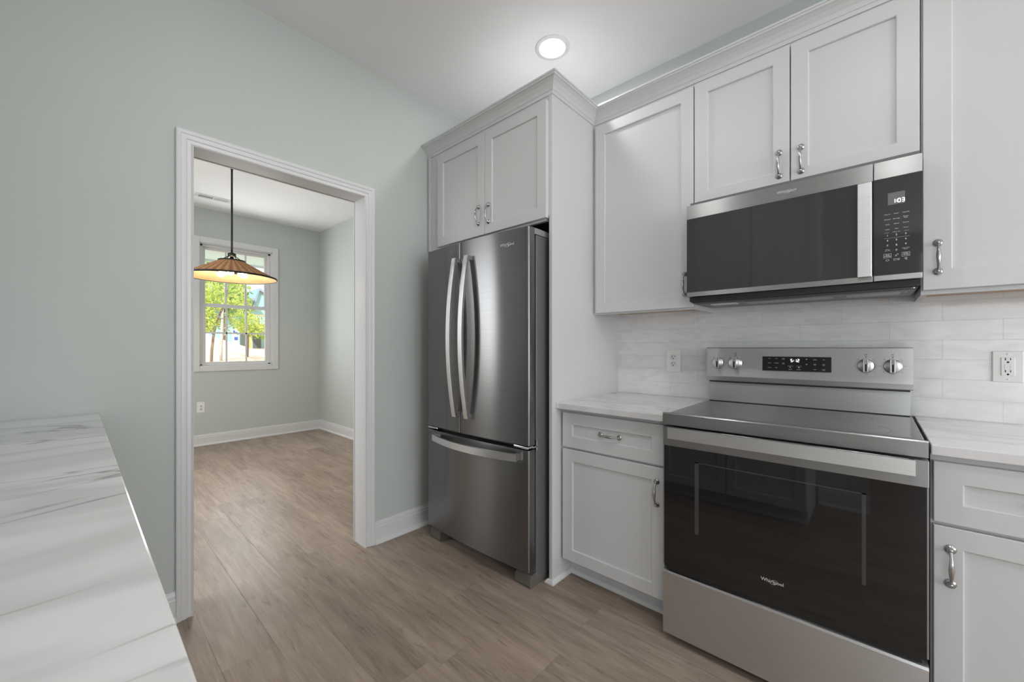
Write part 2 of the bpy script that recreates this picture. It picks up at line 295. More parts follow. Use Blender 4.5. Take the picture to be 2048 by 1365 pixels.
# ------------------------------------------------------------------ mesh builder
class MB:
    def __init__(s): s.bm = bmesh.new()
    def poly(s, pts, faces, smooth=False):
        vs = [s.bm.verts.new(p) for p in pts]
        for f in faces:
            try:
                fc = s.bm.faces.new([vs[i] for i in f]); fc.smooth = smooth
            except ValueError: pass
        return vs
    def box(s, x0, x1, y0, y1, z0, z1, bev=0.0, seg=2):
        x0, x1 = sorted((x0, x1)); y0, y1 = sorted((y0, y1)); z0, z1 = sorted((z0, z1))
        vs = s.poly([(x0,y0,z0),(x1,y0,z0),(x1,y1,z0),(x0,y1,z0),(x0,y0,z1),(x1,y0,z1),(x1,y1,z1),(x0,y1,z1)],
               [(3,2,1,0),(4,5,6,7),(0,1,5,4),(1,2,6,5),(2,3,7,6),(3,0,4,7)])
        if bev:
            ed = list({e for v in vs for e in v.link_edges})
            bmesh.ops.bevel(s.bm, geom=ed, offset=bev, segments=seg, affect='EDGES', profile=0.5)
        return s
    def prism(s, prof, axis, a0, a1, smooth=False):
        """prof: closed list of 2-D points; extruded along axis ('x': (y,z), 'y': (x,z), 'z': (x,y))"""
        def mk(p, a):
            return {'x': (a, p[0], p[1]), 'y': (p[0], a, p[1]), 'z': (p[0], p[1], a)}[axis]
        n = len(prof)
        pts = [mk(p, a0) for p in prof] + [mk(p, a1) for p in prof]
        fs = [(i, (i+1) % n, n+(i+1) % n, n+i) for i in range(n)]
        vs = s.poly(pts, fs, smooth)
        for f in ([vs[i] for i in range(n)][::-1], [vs[n+i] for i in range(n)]):
            try: s.bm.faces.new(f)
            except ValueError: pass
        return s
    def tube(s, pts, rad, seg=12, cap=True):
        rings = []
        pts = [V(p) for p in pts]; n = len(pts)
        rad = rad if isinstance(rad, (list, tuple)) else [rad]*n
        up = None
        for i, p in enumerate(pts):
            t = (pts[min(i+1, n-1)] - pts[max(i-1, 0)]).normalized()
            if up is None:
                up = t.orthogonal().normalized()
            up = (up - t*up.dot(t)).normalized(); w = t.cross(up)
            rings.append([s.bm.verts.new(p + (up*math.cos(2*PI*k/seg) + w*math.sin(2*PI*k/seg))*rad[i]) for k in range(seg)])
        for a, b in zip(rings, rings[1:]):
            for k in range(seg):
                f = s.bm.faces.new((a[k], a[(k+1) % seg], b[(k+1) % seg], b[k])); f.smooth = True
        if cap:
            s.bm.faces.new(rings[0][::-1]); s.bm.faces.new(rings[-1])
        return s
    def lathe(s, prof, c=(0,0,0), axis=(0,0,1), seg=40, smooth=True):
        """prof: (radius, height along axis)"""
        ax = V(axis).normalized(); u = ax.orthogonal().normalized(); w = ax.cross(u); c = V(c)
        rings = []
        for r, h in prof:
            if r < 1e-6: rings.append([s.bm.verts.new(c + ax*h)])
            else: rings.append([s.bm.verts.new(c + ax*h + (u*math.cos(2*PI*k/seg) + w*math.sin(2*PI*k/seg))*r) for k in range(seg)])
        for a, b in zip(rings, rings[1:]):
            for k in range(seg):
                k2 = (k+1) % seg
                q = [a[k % len(a)], a[k2 % len(a)], b[k2 % len(b)], b[k % len(b)]]
                q2 = []
                for v in q:
                    if v not in q2: q2.append(v)
                if len(q2) > 2:
                    try:
                        f = s.bm.faces.new(q2); f.smooth = smooth
                    except ValueError: pass
        return s
    def strap(s, pts, wdir, w, t, bev=0.0):
        """flat bar of width w (along wdir) and thickness t following pts"""
        wd = V(wdir).normalized(); pts = [V(p) for p in pts]; n = len(pts); rings = []
        for i, p in enumerate(pts):
            tg = (pts[min(i+1, n-1)] - pts[max(i-1, 0)]).normalized()
            nr = tg.cross(wd).normalized()
            rings.append([s.bm.verts.new(p + wd*a*w/2 + nr*b_*t/2) for a, b_ in ((-1,-1),(1,-1),(1,1),(-1,1))])
        for a, b in zip(rings, rings[1:]):
            for k in range(4): s.bm.faces.new((a[k], a[(k+1) % 4], b[(k+1) % 4], b[k]))
        s.bm.faces.new(rings[0][::-1]); s.bm.faces.new(rings[-1])
        return s
    def sweep(s, path, prof, side=1):
        """path: (x,y) polyline; prof: (outward offset, z); mitred corners"""
        n = len(path); P = [V((p[0], p[1])) for p in path]; rings = []
        for i in range(n):
            ns = []
            if i > 0: d = (P[i]-P[i-1]).normalized(); ns.append(V((d.y, -d.x))*side)
            if i < n-1: d = (P[i+1]-P[i]).normalized(); ns.append(V((d.y, -d.x))*side)
            if len(ns) == 2:
                m = (ns[0]+ns[1]).normalized(); m = m/ m.dot(ns[0])
            else: m = ns[0]
            rings.append([s.bm.verts.new((P[i].x+m.x*o, P[i].y+m.y*o, z)) for o, z in prof])
        k = len(prof)
        for a, b in zip(rings, rings[1:]):
            for j in range(k): s.bm.faces.new((a[j], a[(j+1) % k], b[(j+1) % k], b[j]))
        s.bm.faces.new(rings[0][::-1]); s.bm.faces.new(rings[-1])
        return s
    def shaker(s, u0, u1, z0, z1, y, d=-1, frame=0.057, th=0.02, rec=0.009, ch=0.0018):
        """recessed-panel door in the XZ plane whose face is at y and looks along d*Y"""
        b = y - d*th
        def R(i, yy): return [(u0+i, yy, z0+i), (u1-i, yy, z0+i), (u1-i, yy, z1-i), (u0+i, yy, z1-i)]
        loops = [R(0, b), R(0, y-d*ch), R(ch, y), R(frame, y), R(frame+0.0025, y-d*0.0025), R(frame+0.0035, y-d*rec)]
        pts = [p for l in loops for p in l]
        fs = []
        for i in range(len(loops)-1):
            for k in range(4):
                fs.append((4*i+k, 4*i+(k+1) % 4, 4*i+4+(k+1) % 4, 4*i+4+k))
        fs.append(tuple(range(3, -1, -1))); L = 4*(len(loops)-1); fs.append((L, L+1, L+2, L+3))
        if d > 0: fs = [f[::-1] for f in fs]
        s.poly(pts, fs); return s
    def pull(s, c, ax, out, L=0.122):
        """arched cabinet pull: flared feet, slim neck, swelling grip"""
        c = V(c); ax = V(ax).normalized(); out = V(out).normalized(); h = L/2 - 0.0115
        pts, rad = [], []
        for i in range(25):
            t = -1 + 2*i/24.0; a = abs(t)
            o = 0.024*(1 - a**3.2) + 0.004
            pts.append(c + ax*(t*h) + out*o)
            rad.append(0.0036 + 0.0026*max(0, math.cos(t*PI*0.75))**1.5 + 0.0028*max(0, (a-0.8)/0.2))
        s.tube(pts, rad, 12)
        for sg in (-1, 1):
            s.lathe([(0, 0.0), (0.0128, 0.0), (0.0128, 0.0016), (0.0100, 0.0032), (0.0072, 0.0058), (0.0055, 0.0095), (0.0044, 0.0150), (0, 0.0165)], c + ax*(sg*h), out, 20)
        return s
    def text(s, body, size, o, u, v, align='CENTER', ext=0.0003, bold=False):
        cu = bpy.data.curves.new('t', 'FONT'); cu.body = body; cu.size = size; cu.align_x = align; cu.align_y = 'CENTER'
        cu.resolution_u = 2
        if bold: cu.offset = size*0.018
        ob = bpy.data.objects.new('t', cu); COL.objects.link(ob)
        dg = bpy.context.evaluated_depsgraph_get(); dg.update()
        me = ob.evaluated_get(dg).to_mesh()
        o, u, v = V(o), V(u).normalized(), V(v).normalized(); n = u.cross(v)
        vs = [s.bm.verts.new(o + u*p.co.x + v*p.co.y + n*ext) for p in me.vertices]
        for p in me.polygons:
            try: s.bm.faces.new([vs[i] for i in p.vertices])
            except ValueError: pass
        bpy.data.objects.remove(ob); bpy.data.curves.remove(cu)
        return s
    def done(s, name, mat, parent=None, origin=None, smooth=None):
        bmesh.ops.recalc_face_normals(s.bm, faces=s.bm.faces[:]) if smooth != 'keep' else None
        me = bpy.data.meshes.new(name)
        if parent is not None: org = world_of(parent)
        elif origin is not None: org = V(origin)
        else:
            xs = [v.co for v in s.bm.verts]
            org = V(((min(c.x for c in xs)+max(c.x for c in xs))/2, (min(c.y for c in xs)+max(c.y for c in xs))/2, min(c.z for c in xs)))
        for v in s.bm.verts: v.co -= org
        s.bm.to_mesh(me); s.bm.free()
        me.materials.append(mat)
        o = bpy.data.objects.new(name, me); COL.objects.link(o)
        if parent is not None: o.parent = parent
        else: o.location = org
        return o
def world_of(o):
    p = V((0, 0, 0))
    while o is not None: p = p + o.location; o = o.parent
    return p
def thing(name, label, cat, loc, group=None):
    o = bpy.data.objects.new(name, None); COL.objects.link(o); o.location = loc; o.empty_display_size = 0.1
    o['label'] = label; o['category'] = cat
    if group: o['group'] = group
    return o
def tag(o, label, cat, group=None):
    o['label'] = label; o['category'] = cat
    if group: o['group'] = group
    return o
def struct(o, label=None):
    o['kind'] = 'structure'
    if label: o['label'] = label
    return o

# ------------------------------------------------------------------ setting
XW, XF, YN, YB = -2.265, -6.09, 2.455, 2.342      # door wall face, dining window wall, dining side wall, range wall
DC = 2.915                                          # dining ceiling
struct(MB().box(-6.3, 4.6, -4.6, 2.6, -0.08, 0.0).done('floor', FLOOR, origin=(0,0,0)), 'brown wood-look plank floor')
struct(MB().box(XW-0.06, 4.6, -4.6, YB+0.2, CEIL, CEIL+0.25).done('ceiling', CEILM, origin=(0,0,CEIL)), 'white kitchen ceiling')
struct(MB().box(XF-0.1, XW-0.06, -1.6, YN+0.15, DC, DC+0.25).done('ceiling_dining', CEILM, origin=(-4,0,DC)), 'white ceiling of the room beyond the doorway')
# door wall with its opening
OY0, OY1, OZ = 0.352, 1.172, 2.107
w = MB(); w.box(XW-0.12, XW, -4.6, OY0, 0, CEIL+0.1); w.box(XW-0.12, XW, OY1, YN+0.1, 0, CEIL+0.1); w.box(XW-0.12, XW, OY0, OY1, OZ, CEIL+0.1)
struct(w.done('wall_left', GREEN, origin=(XW,0,0)), 'sage green wall with the cased opening')
struct(MB().box(XW, 4.6, YB, YB+0.12, 0, CEIL+0.1).done('wall_back', GREEN, origin=(0,YB,0)), 'sage green wall behind the cabinets')
struct(MB().box(XW, -0.03, -0.70, -0.58, 0, CEIL+0.1).done('wall_front', GREEN, origin=(0,-0.7,0)))
# living side, with window openings
w = MB(); w.box(4.5, 4.6, -4.6, -1.7, 0, CEIL); w.box(4.5, 4.6, 2.2, YB+0.1, 0, CEIL); w.box(4.5, 4.6, -1.7, 2.2, 0, 0.4); w.box(4.5, 4.6, -1.7, 2.2, 2.55, CEIL)
struct(w.done('wall_right', GREEN, origin=(4.5,0,0)))
w = MB(); w.box(XW, 0.5, -4.6, -4.5, 0, CEIL); w.box(3.3, 4.6, -4.6, -4.5, 0, CEIL); w.box(0.5, 3.3, -4.6, -4.5, 0, 0.5); w.box(0.5, 3.3, -4.6, -4.5, 2.6, CEIL)
struct(w.done('wall_living', GREEN, origin=(0,-4.5,0)))
# dining room
WY0, WY1, WZ0, WZ1 = 1.02, 1.815, 0.965, 2.49      # window opening
w = MB(); w.box(XF-0.16, XF, -1.6, WY0, -0.4, DC); w.box(XF-0.16, XF, WY1, YN+0.1, -0.4, DC); w.box(XF-0.16, XF, WY0, WY1, -0.4, WZ0); w.box(XF-0.16, XF, WY0, WY1, WZ1, DC)
struct(w.done('wall_dining_window', GREEN, origin=(XF,0,0)), 'sage green wall with the window')
struct(MB().box(XF, XW-0.12, YN, YN+0.12, 0, DC).done('wall_dining_side', GREEN, origin=(-4,YN,0)), 'sage green side wall of the room beyond')
w = MB(); w.box(XF, -4.8, -1.6, -1.5, 0, DC); w.box(-2.45, XW-0.12, -1.6, -1.5, 0, DC); w.box(-4.8, -2.45, -1.6, -1.5, 0, 0.85); w.box(-4.8, -2.45, -1.6, -1.5, 2.55, DC)
struct(w.done('wall_dining_south', GREEN, origin=(-4,-1.5,0)))
# baseboards: tall board with a stepped cap and a shoe
BB = [(0, 0), (0.030, 0), (0.030, 0.006), (0.026, 0.014), (0.016, 0.022), (0.0145, 0.024), (0.0145, 0.098), (0.012, 0.102), (0.012, 0.116), (0.009, 0.120), (0.006, 0.134), (0, 0.134)]
def baseboard(name, path, side=1):
    return struct(MB().sweep(path, BB, side).done(name, TRIM, origin=(path[0][0], path[0][1], 0)))
CAS = 0.062
baseboard('baseboard_left', [(XW, 0.0), (XW, OY0-CAS+0.006)])
baseboard('baseboard_door', [(XW, OY1+CAS-0.006), (XW, YB)])
baseboard('baseboard_dining_window', [(XF, -1.5), (XF, YN), (XW-0.12, YN)])
baseboard('baseboard_front', [(-0.03, -0.58), (-0.32, -0.58)])
# cased opening
trim1 = struct(bpy.data.objects.new('door_1', None)); COL.objects.link(trim1); trim1.location = (XW, 0.76, 0); trim1['label'] = 'white cased opening to the next room'
PR = [(0.0, 0.012), (0.004, 0.016), (0.010, 0.011), (0.022, 0.011), (0.026, 0.015), (0.034, 0.0165), (0.042, 0.0165), (0.047, 0.020), (0.056, 0.022), (0.062, 0.020)]
def casing(xf, sx, name):
    """picture-frame casing on the wall face xf, proud towards sx; profile across its width"""
    m = MB(); rings = []
    R = 0.006
    path = [(OY0+R, 0.0, -1, 0), (OY0+R, OZ-R, -1, 1), (OY1-R, OZ-R, 1, 1), (OY1-R, 0.0, 1, 0)]
    for (y, z, dy, dz) in path:
        ring = [m.bm.verts.new((xf, y, z))]
        ring += [m.bm.verts.new((xf+sx*h, y+dy*wd, z+dz*wd)) for wd, h in PR]
        ring += [m.bm.verts.new((xf, y+dy*0.062, z+dz*0.062))]
        rings.append(ring)
    k = len(rings[0])
    for a, b in zip(rings, rings[1:]):
        for j in range(k-1): m.bm.faces.new((a[j], a[j+1], b[j+1], b[j]))
    return m.done(name, TRIM, trim1)
casing(XW, 1, 'casing'); casing(XW-0.12, -1, 'casing')
j = MB(); j.box(XW-0.122, XW+0.001, OY0, OY0+0.004, 0, OZ); j.box(XW-0.122, XW+0.001, OY1-0.004, OY1, 0, OZ); j.box(XW-0.122, XW+0.001, OY0, OY1, OZ-0.004, OZ)
j.done('jamb', TRIM, trim1)

# window
win = struct(bpy.data.objects.new('window_1', None)); COL.objects.link(win); win.location = (XF, 1.42, 0.9); win['label'] = 'white double-hung window with grilles'
c = MB(); e = 0.072
for (y0, y1, z0, z1) in ((WY0-e, WY0, WZ0-e+0.012, WZ1+e), (WY1, WY1+e, WZ0-e+0.012, WZ1+e), (WY0, WY1, WZ1, WZ1+e), (WY0, WY1, WZ0-e+0.012, WZ0)):
    c.box(XF-0.002, XF+0.017, y0, y1, z0, z1, 0.004)
c.done('casing', TRIM, win)
c = MB()
for (y0, y1, z0, z1) in ((WY0, WY0+0.008, WZ0, WZ1), (WY1-0.008, WY1, WZ0, WZ1), (WY0, WY1, WZ1-0.008, WZ1), (WY0, WY1, WZ0, WZ0+0.010)):
    c.box(XF-0.16, XF+0.001, y0, y1, z0, z1)
c.done('reveal', TRIM, win)
c = MB(); xs = XF-0.075
for (y0, y1, z0, z1) in ((WY0+.008, WY0+.040, WZ0, WZ1), (WY1-.040, WY1-.008, WZ0, WZ1), (WY0, WY1, WZ1-.035, WZ1-.008), (WY0, WY1, WZ0+.010, WZ0+.030)):
    c.box(xs-0.05, xs+0.03, y0, y1, z0, z1, 0.003)
c.done('window_frame', TRIM, win)
def sash(z0, z1, xc, muntz):
    y0, y1 = WY0+.036, WY1-.036; st = 0.036
    s_ = MB()
    s_.box(xc-.016, xc+.016, y0, y0+st, z0, z1, .003); s_.box(xc-.016, xc+.016, y1-st, y1, z0, z1, .003)
    s_.box(xc-.016, xc+.016, y0+st, y1-st, z0, z0+st, .003); s_.box(xc-.016, xc+.016, y0+st, y1-st, z1-st, z1, .003)
    so = s_.done('sash', TRIM, win)
    g = MB(); ya, yb = y0+st, y1-st
    for k in (1, 2):
        yy = ya + (yb-ya)*k/3; g.box(xc-.007, xc+.007, yy-.0095, yy+.0095, z0+st, z1-st)
    g.box(xc-.007, xc+.007, ya, yb, muntz-.0095, muntz+.0095)
    g.done('grille', TRIM, so)
    MB().box(xc-.002, xc+.002, ya, yb, z0+st, z1-st).done('pane', PANE, so)
sash(0.985, 1.745, xs+0.012, 1.385); sash(1.72, 2.46, xs-0.022, 2.08)

# crown along the cabinet tops
CR = [(0.0, 2.487), (0.006, 2.487), (0.009, 2.502), (0.012, 2.504), (0.018, 2.520), (0.030, 2.536), (0.043, 2.546), (0.050, 2.549), (0.052, 2.556), (0.056, 2.557), (0.056, 2.566), (0.0, 2.566)]
YUF, YUD = 2.037, 2.017      # wall cabinet face frame / door face
YFF, YFD = 1.630, 1.610      # fridge cabinet face frame / door face
XPR = -1.21                  # outer face of the tall end panel
tag(MB().sweep([(XW+0.001, YFF), (XPR, YFF), (XPR, YUF), (0.62, YUF)], CR).done('crown_moulding', CAB),
    'white crown moulding stepping along the tops of the wall cabinets', 'moulding')

# backsplash
bx = -1.037; bz = 0.919
struct(MB().box(XPR, 1.2, YB-0.008, YB+0.001, 0.917, 1.86).done('wall_backsplash', TILE, origin=(-1.037+0.1545-0.309*4, YB, 1.308-0.0778*20)), 'white glossy subway tile backsplash')

# ------------------------------------------------------------------ cabinets
def carcass(t, x0, x1, y0, y1, z0, z1, lip=0.018, under=UNDER):
    """open-bottomed wall box: sides, top, back and face frame, with a recessed bottom board"""
    b = MB(); st = 0.018
    b.box(x0, x0+st, y0, y1, z0, z1); b.box(x1-st, x1, y0, y1, z0, z1); b.box(x0+st, x1-st, y0, y1, z1-st, z1)
    b.box(x0+st, x1-st, y1-0.006, y1, z0+lip, z1-st)
    b.box(x0+st, x1-st, y0, y0+0.02, z0, z0+0.04)
    b.box(x0+st, x0+0.038, y0, y0+0.02, z0+0.04, z1-st); b.box(x1-0.038, x1-st, y0, y0+0.02, z0+0.04, z1-st)
    b.box(x0+0.038, x1-0.038, y0, y0+0.02, z1-0.05, z1-st)
    b.done('body', CAB, t)
    MB().box(x0+st, x1-st, y0+0.02, y1-0.006, z0+lip, z0+lip+0.012).done('bottom_board', under, t)
def door(t, x0, x1, z0, z1, y, d=-1, pull=None, vert=True, name='door', frame=0.058):
    o = MB().shaker(x0, x1, z0, z1, y, d, frame).done(name, CAB, t)
    if pull:
        rec = 0.009 if name == 'drawer' else 0
        MB().pull((pull[0], y - d*rec, pull[1]), (0,0,1) if vert else (1,0,0), (0,d,0)).done('handle', NICKEL, o)
    return o
t = thing('wall_cabinet', 'tall white shaker wall cabinet between fridge panel and microwave', 'cabinet', (-0.93, 2.19, 1.39))
carcass(t, XPR+0.001, -0.648, YUF, YB-0.009, 1.388, 2.487)
door(t, -1.189, -0.650, 1.396, 2.468, YUD, pull=(-0.690, 1.511))
t = thing('wall_cabinet', 'short white two-door shaker cabinet directly above the microwave', 'cabinet', (-0.265, 2.19, 1.878))
carcass(t, -0.646, 0.119, YUF, YB-0.001, 1.878, 2.487)
door(t, -0.645, -0.2645, 1.887, 2.472, YUD, pull=(-0.302, 1.979)); door(t, -0.2605, 0.117, 1.887, 2.472, YUD, pull=(-0.226, 1.978))
t = thing('wall_cabinet', 'tall white shaker wall cabinet on the keypad side of the microwave', 'cabinet', (0.36, 2.19, 1.39))
carcass(t, 0.121, 0.600, YUF, YB-0.009, 1.388, 2.487)
door(t, 0.125, 0.596, 1.402, 2.468, YUD, pull=(0.161, 1.514), frame=0.068)
# over the fridge
t = thing('wall_cabinet', 'white two-door shaker cabinet above the refrigerator', 'cabinet', (-1.74, 1.98, 1.85))
b = MB(); x0, x1 = XW+0.002, XPR-0.021
b.box(x0, x0+.018, YFF, YB-.002, 1.852, 2.487); b.box(x1-.018, x1, YFF, YB-.002, 1.875, 2.487); b.box(x0+.018, x1-.018, YFF, YB-.002, 2.469, 2.487)
b.box(x0+.018, x1-.018, YFF, YFF+.02, 1.852, 1.90); b.box(x0+.018, -2.10, YFF, YFF+.02, 1.90, 2.469); b.box(-1.28, x1-.018, YFF, YFF+.02, 1.90, 2.469)
b.box(x0+0.012, x0+0.03, YFF-0.008, YFF, 1.852, 2.487)
b.done('body', CAB, t)
MB().box(x0+.018, x1-.018, YFF+.02, YB-.004, 1.875, 1.89).done('bottom_board', DARKW, t)
door(t, -2.134, -1.6875, 1.862, 2.461, YFD, pull=(-1.735, 1.982)); door(t, -1.6845, -1.2335, 1.862, 2.461, YFD, pull=(-1.6515, 1.977))
# tall end panel
t = thing('end_panel', 'tall white end panel beside the refrigerator', 'panel', (-1.22, 1.985, 0))
MB().box(XPR-0.020, XPR, YFF, YB-0.001, 0, 2.487, 0.001, 1).done('panel', CAB, t)
SH = [(0, 0), (0.016, 0), (0.016, 0.006), (0.012, 0.014), (0.004, 0.020), (0, 0.020)]
struct(MB().sweep([(XPR-0.020, YFF+0.02), (XPR-0.020, YFF), (XPR, YFF), (XPR, 1.792)], SH).done('trim_1', TRIM), 'white shoe moulding around the foot of the end panel')
# base cabinets
YBD, YBF = 1.700, 1.720
def base(x0, x1, dx0, dx1, label, hinge_pull, pull_d, d=-1, yf=YBF, yd=YBD, yb=YB-0.001, top=0.884, dbl=False, group=None, toe=True):
    t = thing('base_cabinet', label, 'cabinet', ((x0+x1)/2, (yf+yb)/2, 0), group)
    s = -d
    b = MB(); b.box(x0, x1, yf, yb, 0.102, top); b.box(x0, x1, yf + s*0.075, yb, 0, 0.102)
    b.done('body', CAB, t)
    ty = yf + s*0.075
    MB().sweep([(x0, ty), (x1, ty)] if d < 0 else [(x1, ty), (x0, ty)], SH).done('shoe_moulding', TRIM, t)
    z = top-0.017
    door(t, dx0, dx1, 0.690, z, yd, d, (pull_d, 0.779) if pull_d is not None else None, False, 'drawer', 0.058)
    door(t, dx0, dx1, 0.110, 0.680, yd, d, (hinge_pull, 0.568) if hinge_pull is not None else None)
    return t
base(XPR+0.001, -0.660, -1.196, -0.664, 'white shaker base cabinet with drawer between end panel and range', -0.700, -0.930)
base(0.122, 0.600, 0.127, 0.596, 'white shaker base cabinet on the far side of the range from the fridge', 0.1605, 0.362)

# countertops
def slab(x0, x1, y0, y1, z1, mat, th=0.030, b=0.003):
    return MB().box(x0, x1, y0, y1, z1-th, z1, b)
tag(slab(XPR+0.0005, -0.657, 1.663, YB-0.0085, 0.917, MARB_B).done('countertop', MARB_B), 'short white marble-look countertop between end panel and range', 'countertop')
tag(slab(0.1205, 0.66, 1.680, YB-0.0085, 0.917, MARB_B).done('countertop', MARB_B), 'white marble-look countertop running below the push-button outlet', 'countertop')
tag(slab(XW+0.001, -0.30, -0.579, 0.064, 0.943, MARB_A).done('countertop', MARB_A), 'long white grey-veined countertop beside the doorway against the green wall', 'countertop')

# cabinets on the opposite side, seen in the oven and microwave glass
nb = 4; xa, xb = XW+0.002, -0.335
for i in range(nb):
    a = xa+(xb-xa)*i/nb; bb = xa+(xb-xa)*(i+1)/nb
    lab = ['white base cabinet beneath the long counter, next to the doorway wall', 'white base cabinet beneath the long counter, second from the doorway wall',
           'white base cabinet beneath the long counter, third from the doorway wall', 'white base cabinet at the free end of the long counter, mirrored in the oven glass'][i]
    base(a+0.001, bb-0.001, a+0.004, bb-0.004, lab, a+0.045, (a+bb)/2, 1, -0.012, 0.010, -0.578, 0.910, group='base cabinets under the long counter')
for i in range(nb):
    a = xa+(xb-xa)*i/nb; bb = xa+(xb-xa)*(i+1)/nb
    lab = ['white wall cabinet over the long counter, next to the doorway wall', 'white wall cabinet over the long counter, second from the doorway wall',
           'white wall cabinet over the long counter, third from the doorway wall', 'white wall cabinet over the free end of the long counter, mirrored in the microwave'][i]
    t = thing('wall_cabinet', lab, 'cabinet', ((a+bb)/2, -0.42, 1.41), 'wall cabinets over the long counter')
    MB().box(a+.001, bb-.001, -0.579, -0.27, 1.41, 2.487).done('body', CAB, t)
    door(t, a+.003, bb-.003, 1.415, 2.475, -0.248, 1, None)

# ------------------------------------------------------------------ lettering helpers
def logo(m, c, u, v, width):
    """word mark with its ring sweeping through the letters"""
    c, u, v = V(c), V(u).normalized(), V(v).normalized(); n = u.cross(v)
    size = width/4.35
    m.text('Whirlpool', size, c, u, v, ext=0.0006, bold=True)
    pts = []
    for k in range(41):
        a = math.radians(-215 + 330*k/40.0)
        x = math.cos(a)*width*0.17; y = math.sin(a)*size*0.44
        rx = x*math.cos(0.35) - y*math.sin(0.35); ry = x*math.sin(0.35) + y*math.cos(0.35)
        pts.append(c + u*(rx + width*0.06) + v*(ry - size*0.05) + n*0.0008)
    w_ = [size*0.035*(0.35 + math.sin(PI*k/40.0)) for k in range(41)]
    for i in range(40):
        d = (pts[i+1]-pts[i]).normalized(); s_ = n.cross(d)
        q = [pts[i]-s_*w_[i], pts[i+1]-s_*w_[i+1], pts[i+1]+s_*w_[i+1], pts[i]+s_*w_[i]]
        m.poly(q, [(0, 1, 2, 3)])
UX, UZ = (1, 0, 0), (0, 0, 1)
SEG = {'0': 'abcdef', '1': 'bc', '2': 'abged', '3': 'abgcd', '5': 'afgcd'}
def digits(m, s, x, z, y, h, sp):
    wd = h*0.5; t_ = h*0.075
    for ch in s:
        if ch == ':':
            for zz in (0.3, 0.66): m.box(x, x+t_*1.8, y-0.0006, y, z+h*zz-t_, z+h*zz+t_)
            x += sp*0.38; continue
        for g in SEG[ch]:
            r = {'a': (0, wd, h, h), 'd': (0, wd, 0, 0), 'g': (0, wd, h/2, h/2), 'f': (0, 0, h/2, h), 'b': (wd, wd, h/2, h), 'e': (0, 0, 0, h/2), 'c': (wd, wd, 0, h/2)}[g]
            gp = t_*0.5
            if r[2] == r[3]: m.box(x+r[0]+gp, x+r[1]-gp, y-0.0006, y, z+r[2]-t_, z+r[2]+t_)
            else: m.box(x+r[0]-t_, x+r[1]+t_, y-0.0006, y, z+r[2]+gp, z+r[3]-gp)
        x += sp

# ------------------------------------------------------------------ refrigerator
FX0, FX1, FY = -2.090, -1.258, 1.502
fx, hw = (FX0+FX1)/2, (FX1-FX0)/2
fr = thing('refrigerator', 'stainless steel french-door refrigerator with bottom freezer drawer', 'refrigerator', (fx, 1.9, 0))
def fy(x): return FY - 0.020*(1-((x-fx)/hw)**2)
def fdoor(x0, x1, z0, z1, rl, rr, name, parent=fr, yb=1.548):
    """bowed door leaf: arc front, rounded outer corners, straight back"""
    pr = []
    def corner(xc, sgn, r):
        out = []
        for k in range(7):
            a = PI/2*k/6
            out.append((xc - sgn*r + sgn*r*math.sin(a), fy(xc)+r - r*math.cos(a)))
        return out
    n = 28; xa_, xb_ = x0+rl, x1-rr
    left = [(p[0], p[1]) for p in corner(x0, -1, rl)][::-1]
    right = corner(x1, 1, rr)
    arc = [(xa_+(xb_-xa_)*k/n, fy(xa_+(xb_-xa_)*k/n)) for k in range(n+1)]
    off0 = fy(x0) - fy(xa_); off1 = fy(x1) - fy(xb_)
    left = [(p[0], p[1] - off0) for p in left]; right = [(p[0], p[1]-off1) for p in right]
    pr = left[:-1] + arc + right[1:] + [(x1, yb), (x0, yb)]
    m = MB(); m.prism(pr, 'z', z0, z1)
    for f in m.bm.faces:
        if abs(f.normal.z) < 0.5: f.smooth = False
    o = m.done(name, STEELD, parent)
    for p in o.data.polygons:
        if abs(p.normal.z) < 0.5: p.use_smooth = True
    try: o.data.set_sharp_from_angle(angle=math.radians(30))
    except Exception: pass
    return o
SPL = -1.7495
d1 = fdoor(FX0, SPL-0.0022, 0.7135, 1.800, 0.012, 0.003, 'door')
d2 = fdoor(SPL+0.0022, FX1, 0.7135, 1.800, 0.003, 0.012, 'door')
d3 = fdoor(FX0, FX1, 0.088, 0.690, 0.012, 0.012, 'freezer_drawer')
MB().box(FX0+0.004, FX1-0.004, 1.566, 2.27, 0.03, 1.770, 0.004).done('body', GREYM, fr)
MB().box(FX0+0.014, FX1-0.014, 1.545, 1.57, 0.10, 1.760).done('gasket', BLACK, fr)
MB().box(SPL-0.0021, SPL+0.0021, 1.4875, 1.547, 0.716, 1.797).done('gap_shade', BLACK, fr)  # black filler put in as the dark shade of the gap between the doors
m = MB(); m.box(FX0+0.03, FX1-0.03, 1.530, 1.560, 0.692, 0.712); m.done('recess', BLACK, fr)
for xc, s in ((FX1, -1), (FX0, 1)):
    m = MB(); pr = [(1.515, 1.772), (1.515, 1.797), (1.53, 1.802), (1.60, 1.802), (1.66, 1.800), (1.70, 1.790), (1.715, 1.772)]
    m.prism(pr, 'x', xc + s*0.004, xc + s*0.075); m.done('hinge_cover', GREYP, fr)
    m = MB(); m.box(xc + s*0.10, xc + s*0.005, 1.500, 1.545, 0.696, 0.708, 0.003)
    m.box(xc + s*0.001, xc + s*0.006, 1.535, 1.575, 0.698, 0.704); m.box(xc-0.001, xc + s*0.006, 1.562, 1.572, 0.680, 0.735)
    m.done('hinge', CHROME, fr)
    m = MB(); a, b_ = sorted((xc + s*0.005, xc + s*0.105))
    pr = [(1.522, 0.0), (1.517, 0.012), (1.520, 0.050), (1.535, 0.062), (1.560, 0.066), (1.590, 0.092), (1.66, 0.092), (1.66, 0.0)]
    m.prism(pr, 'x', a, b_); o = m.done('foot_cover', TAUPE, fr)
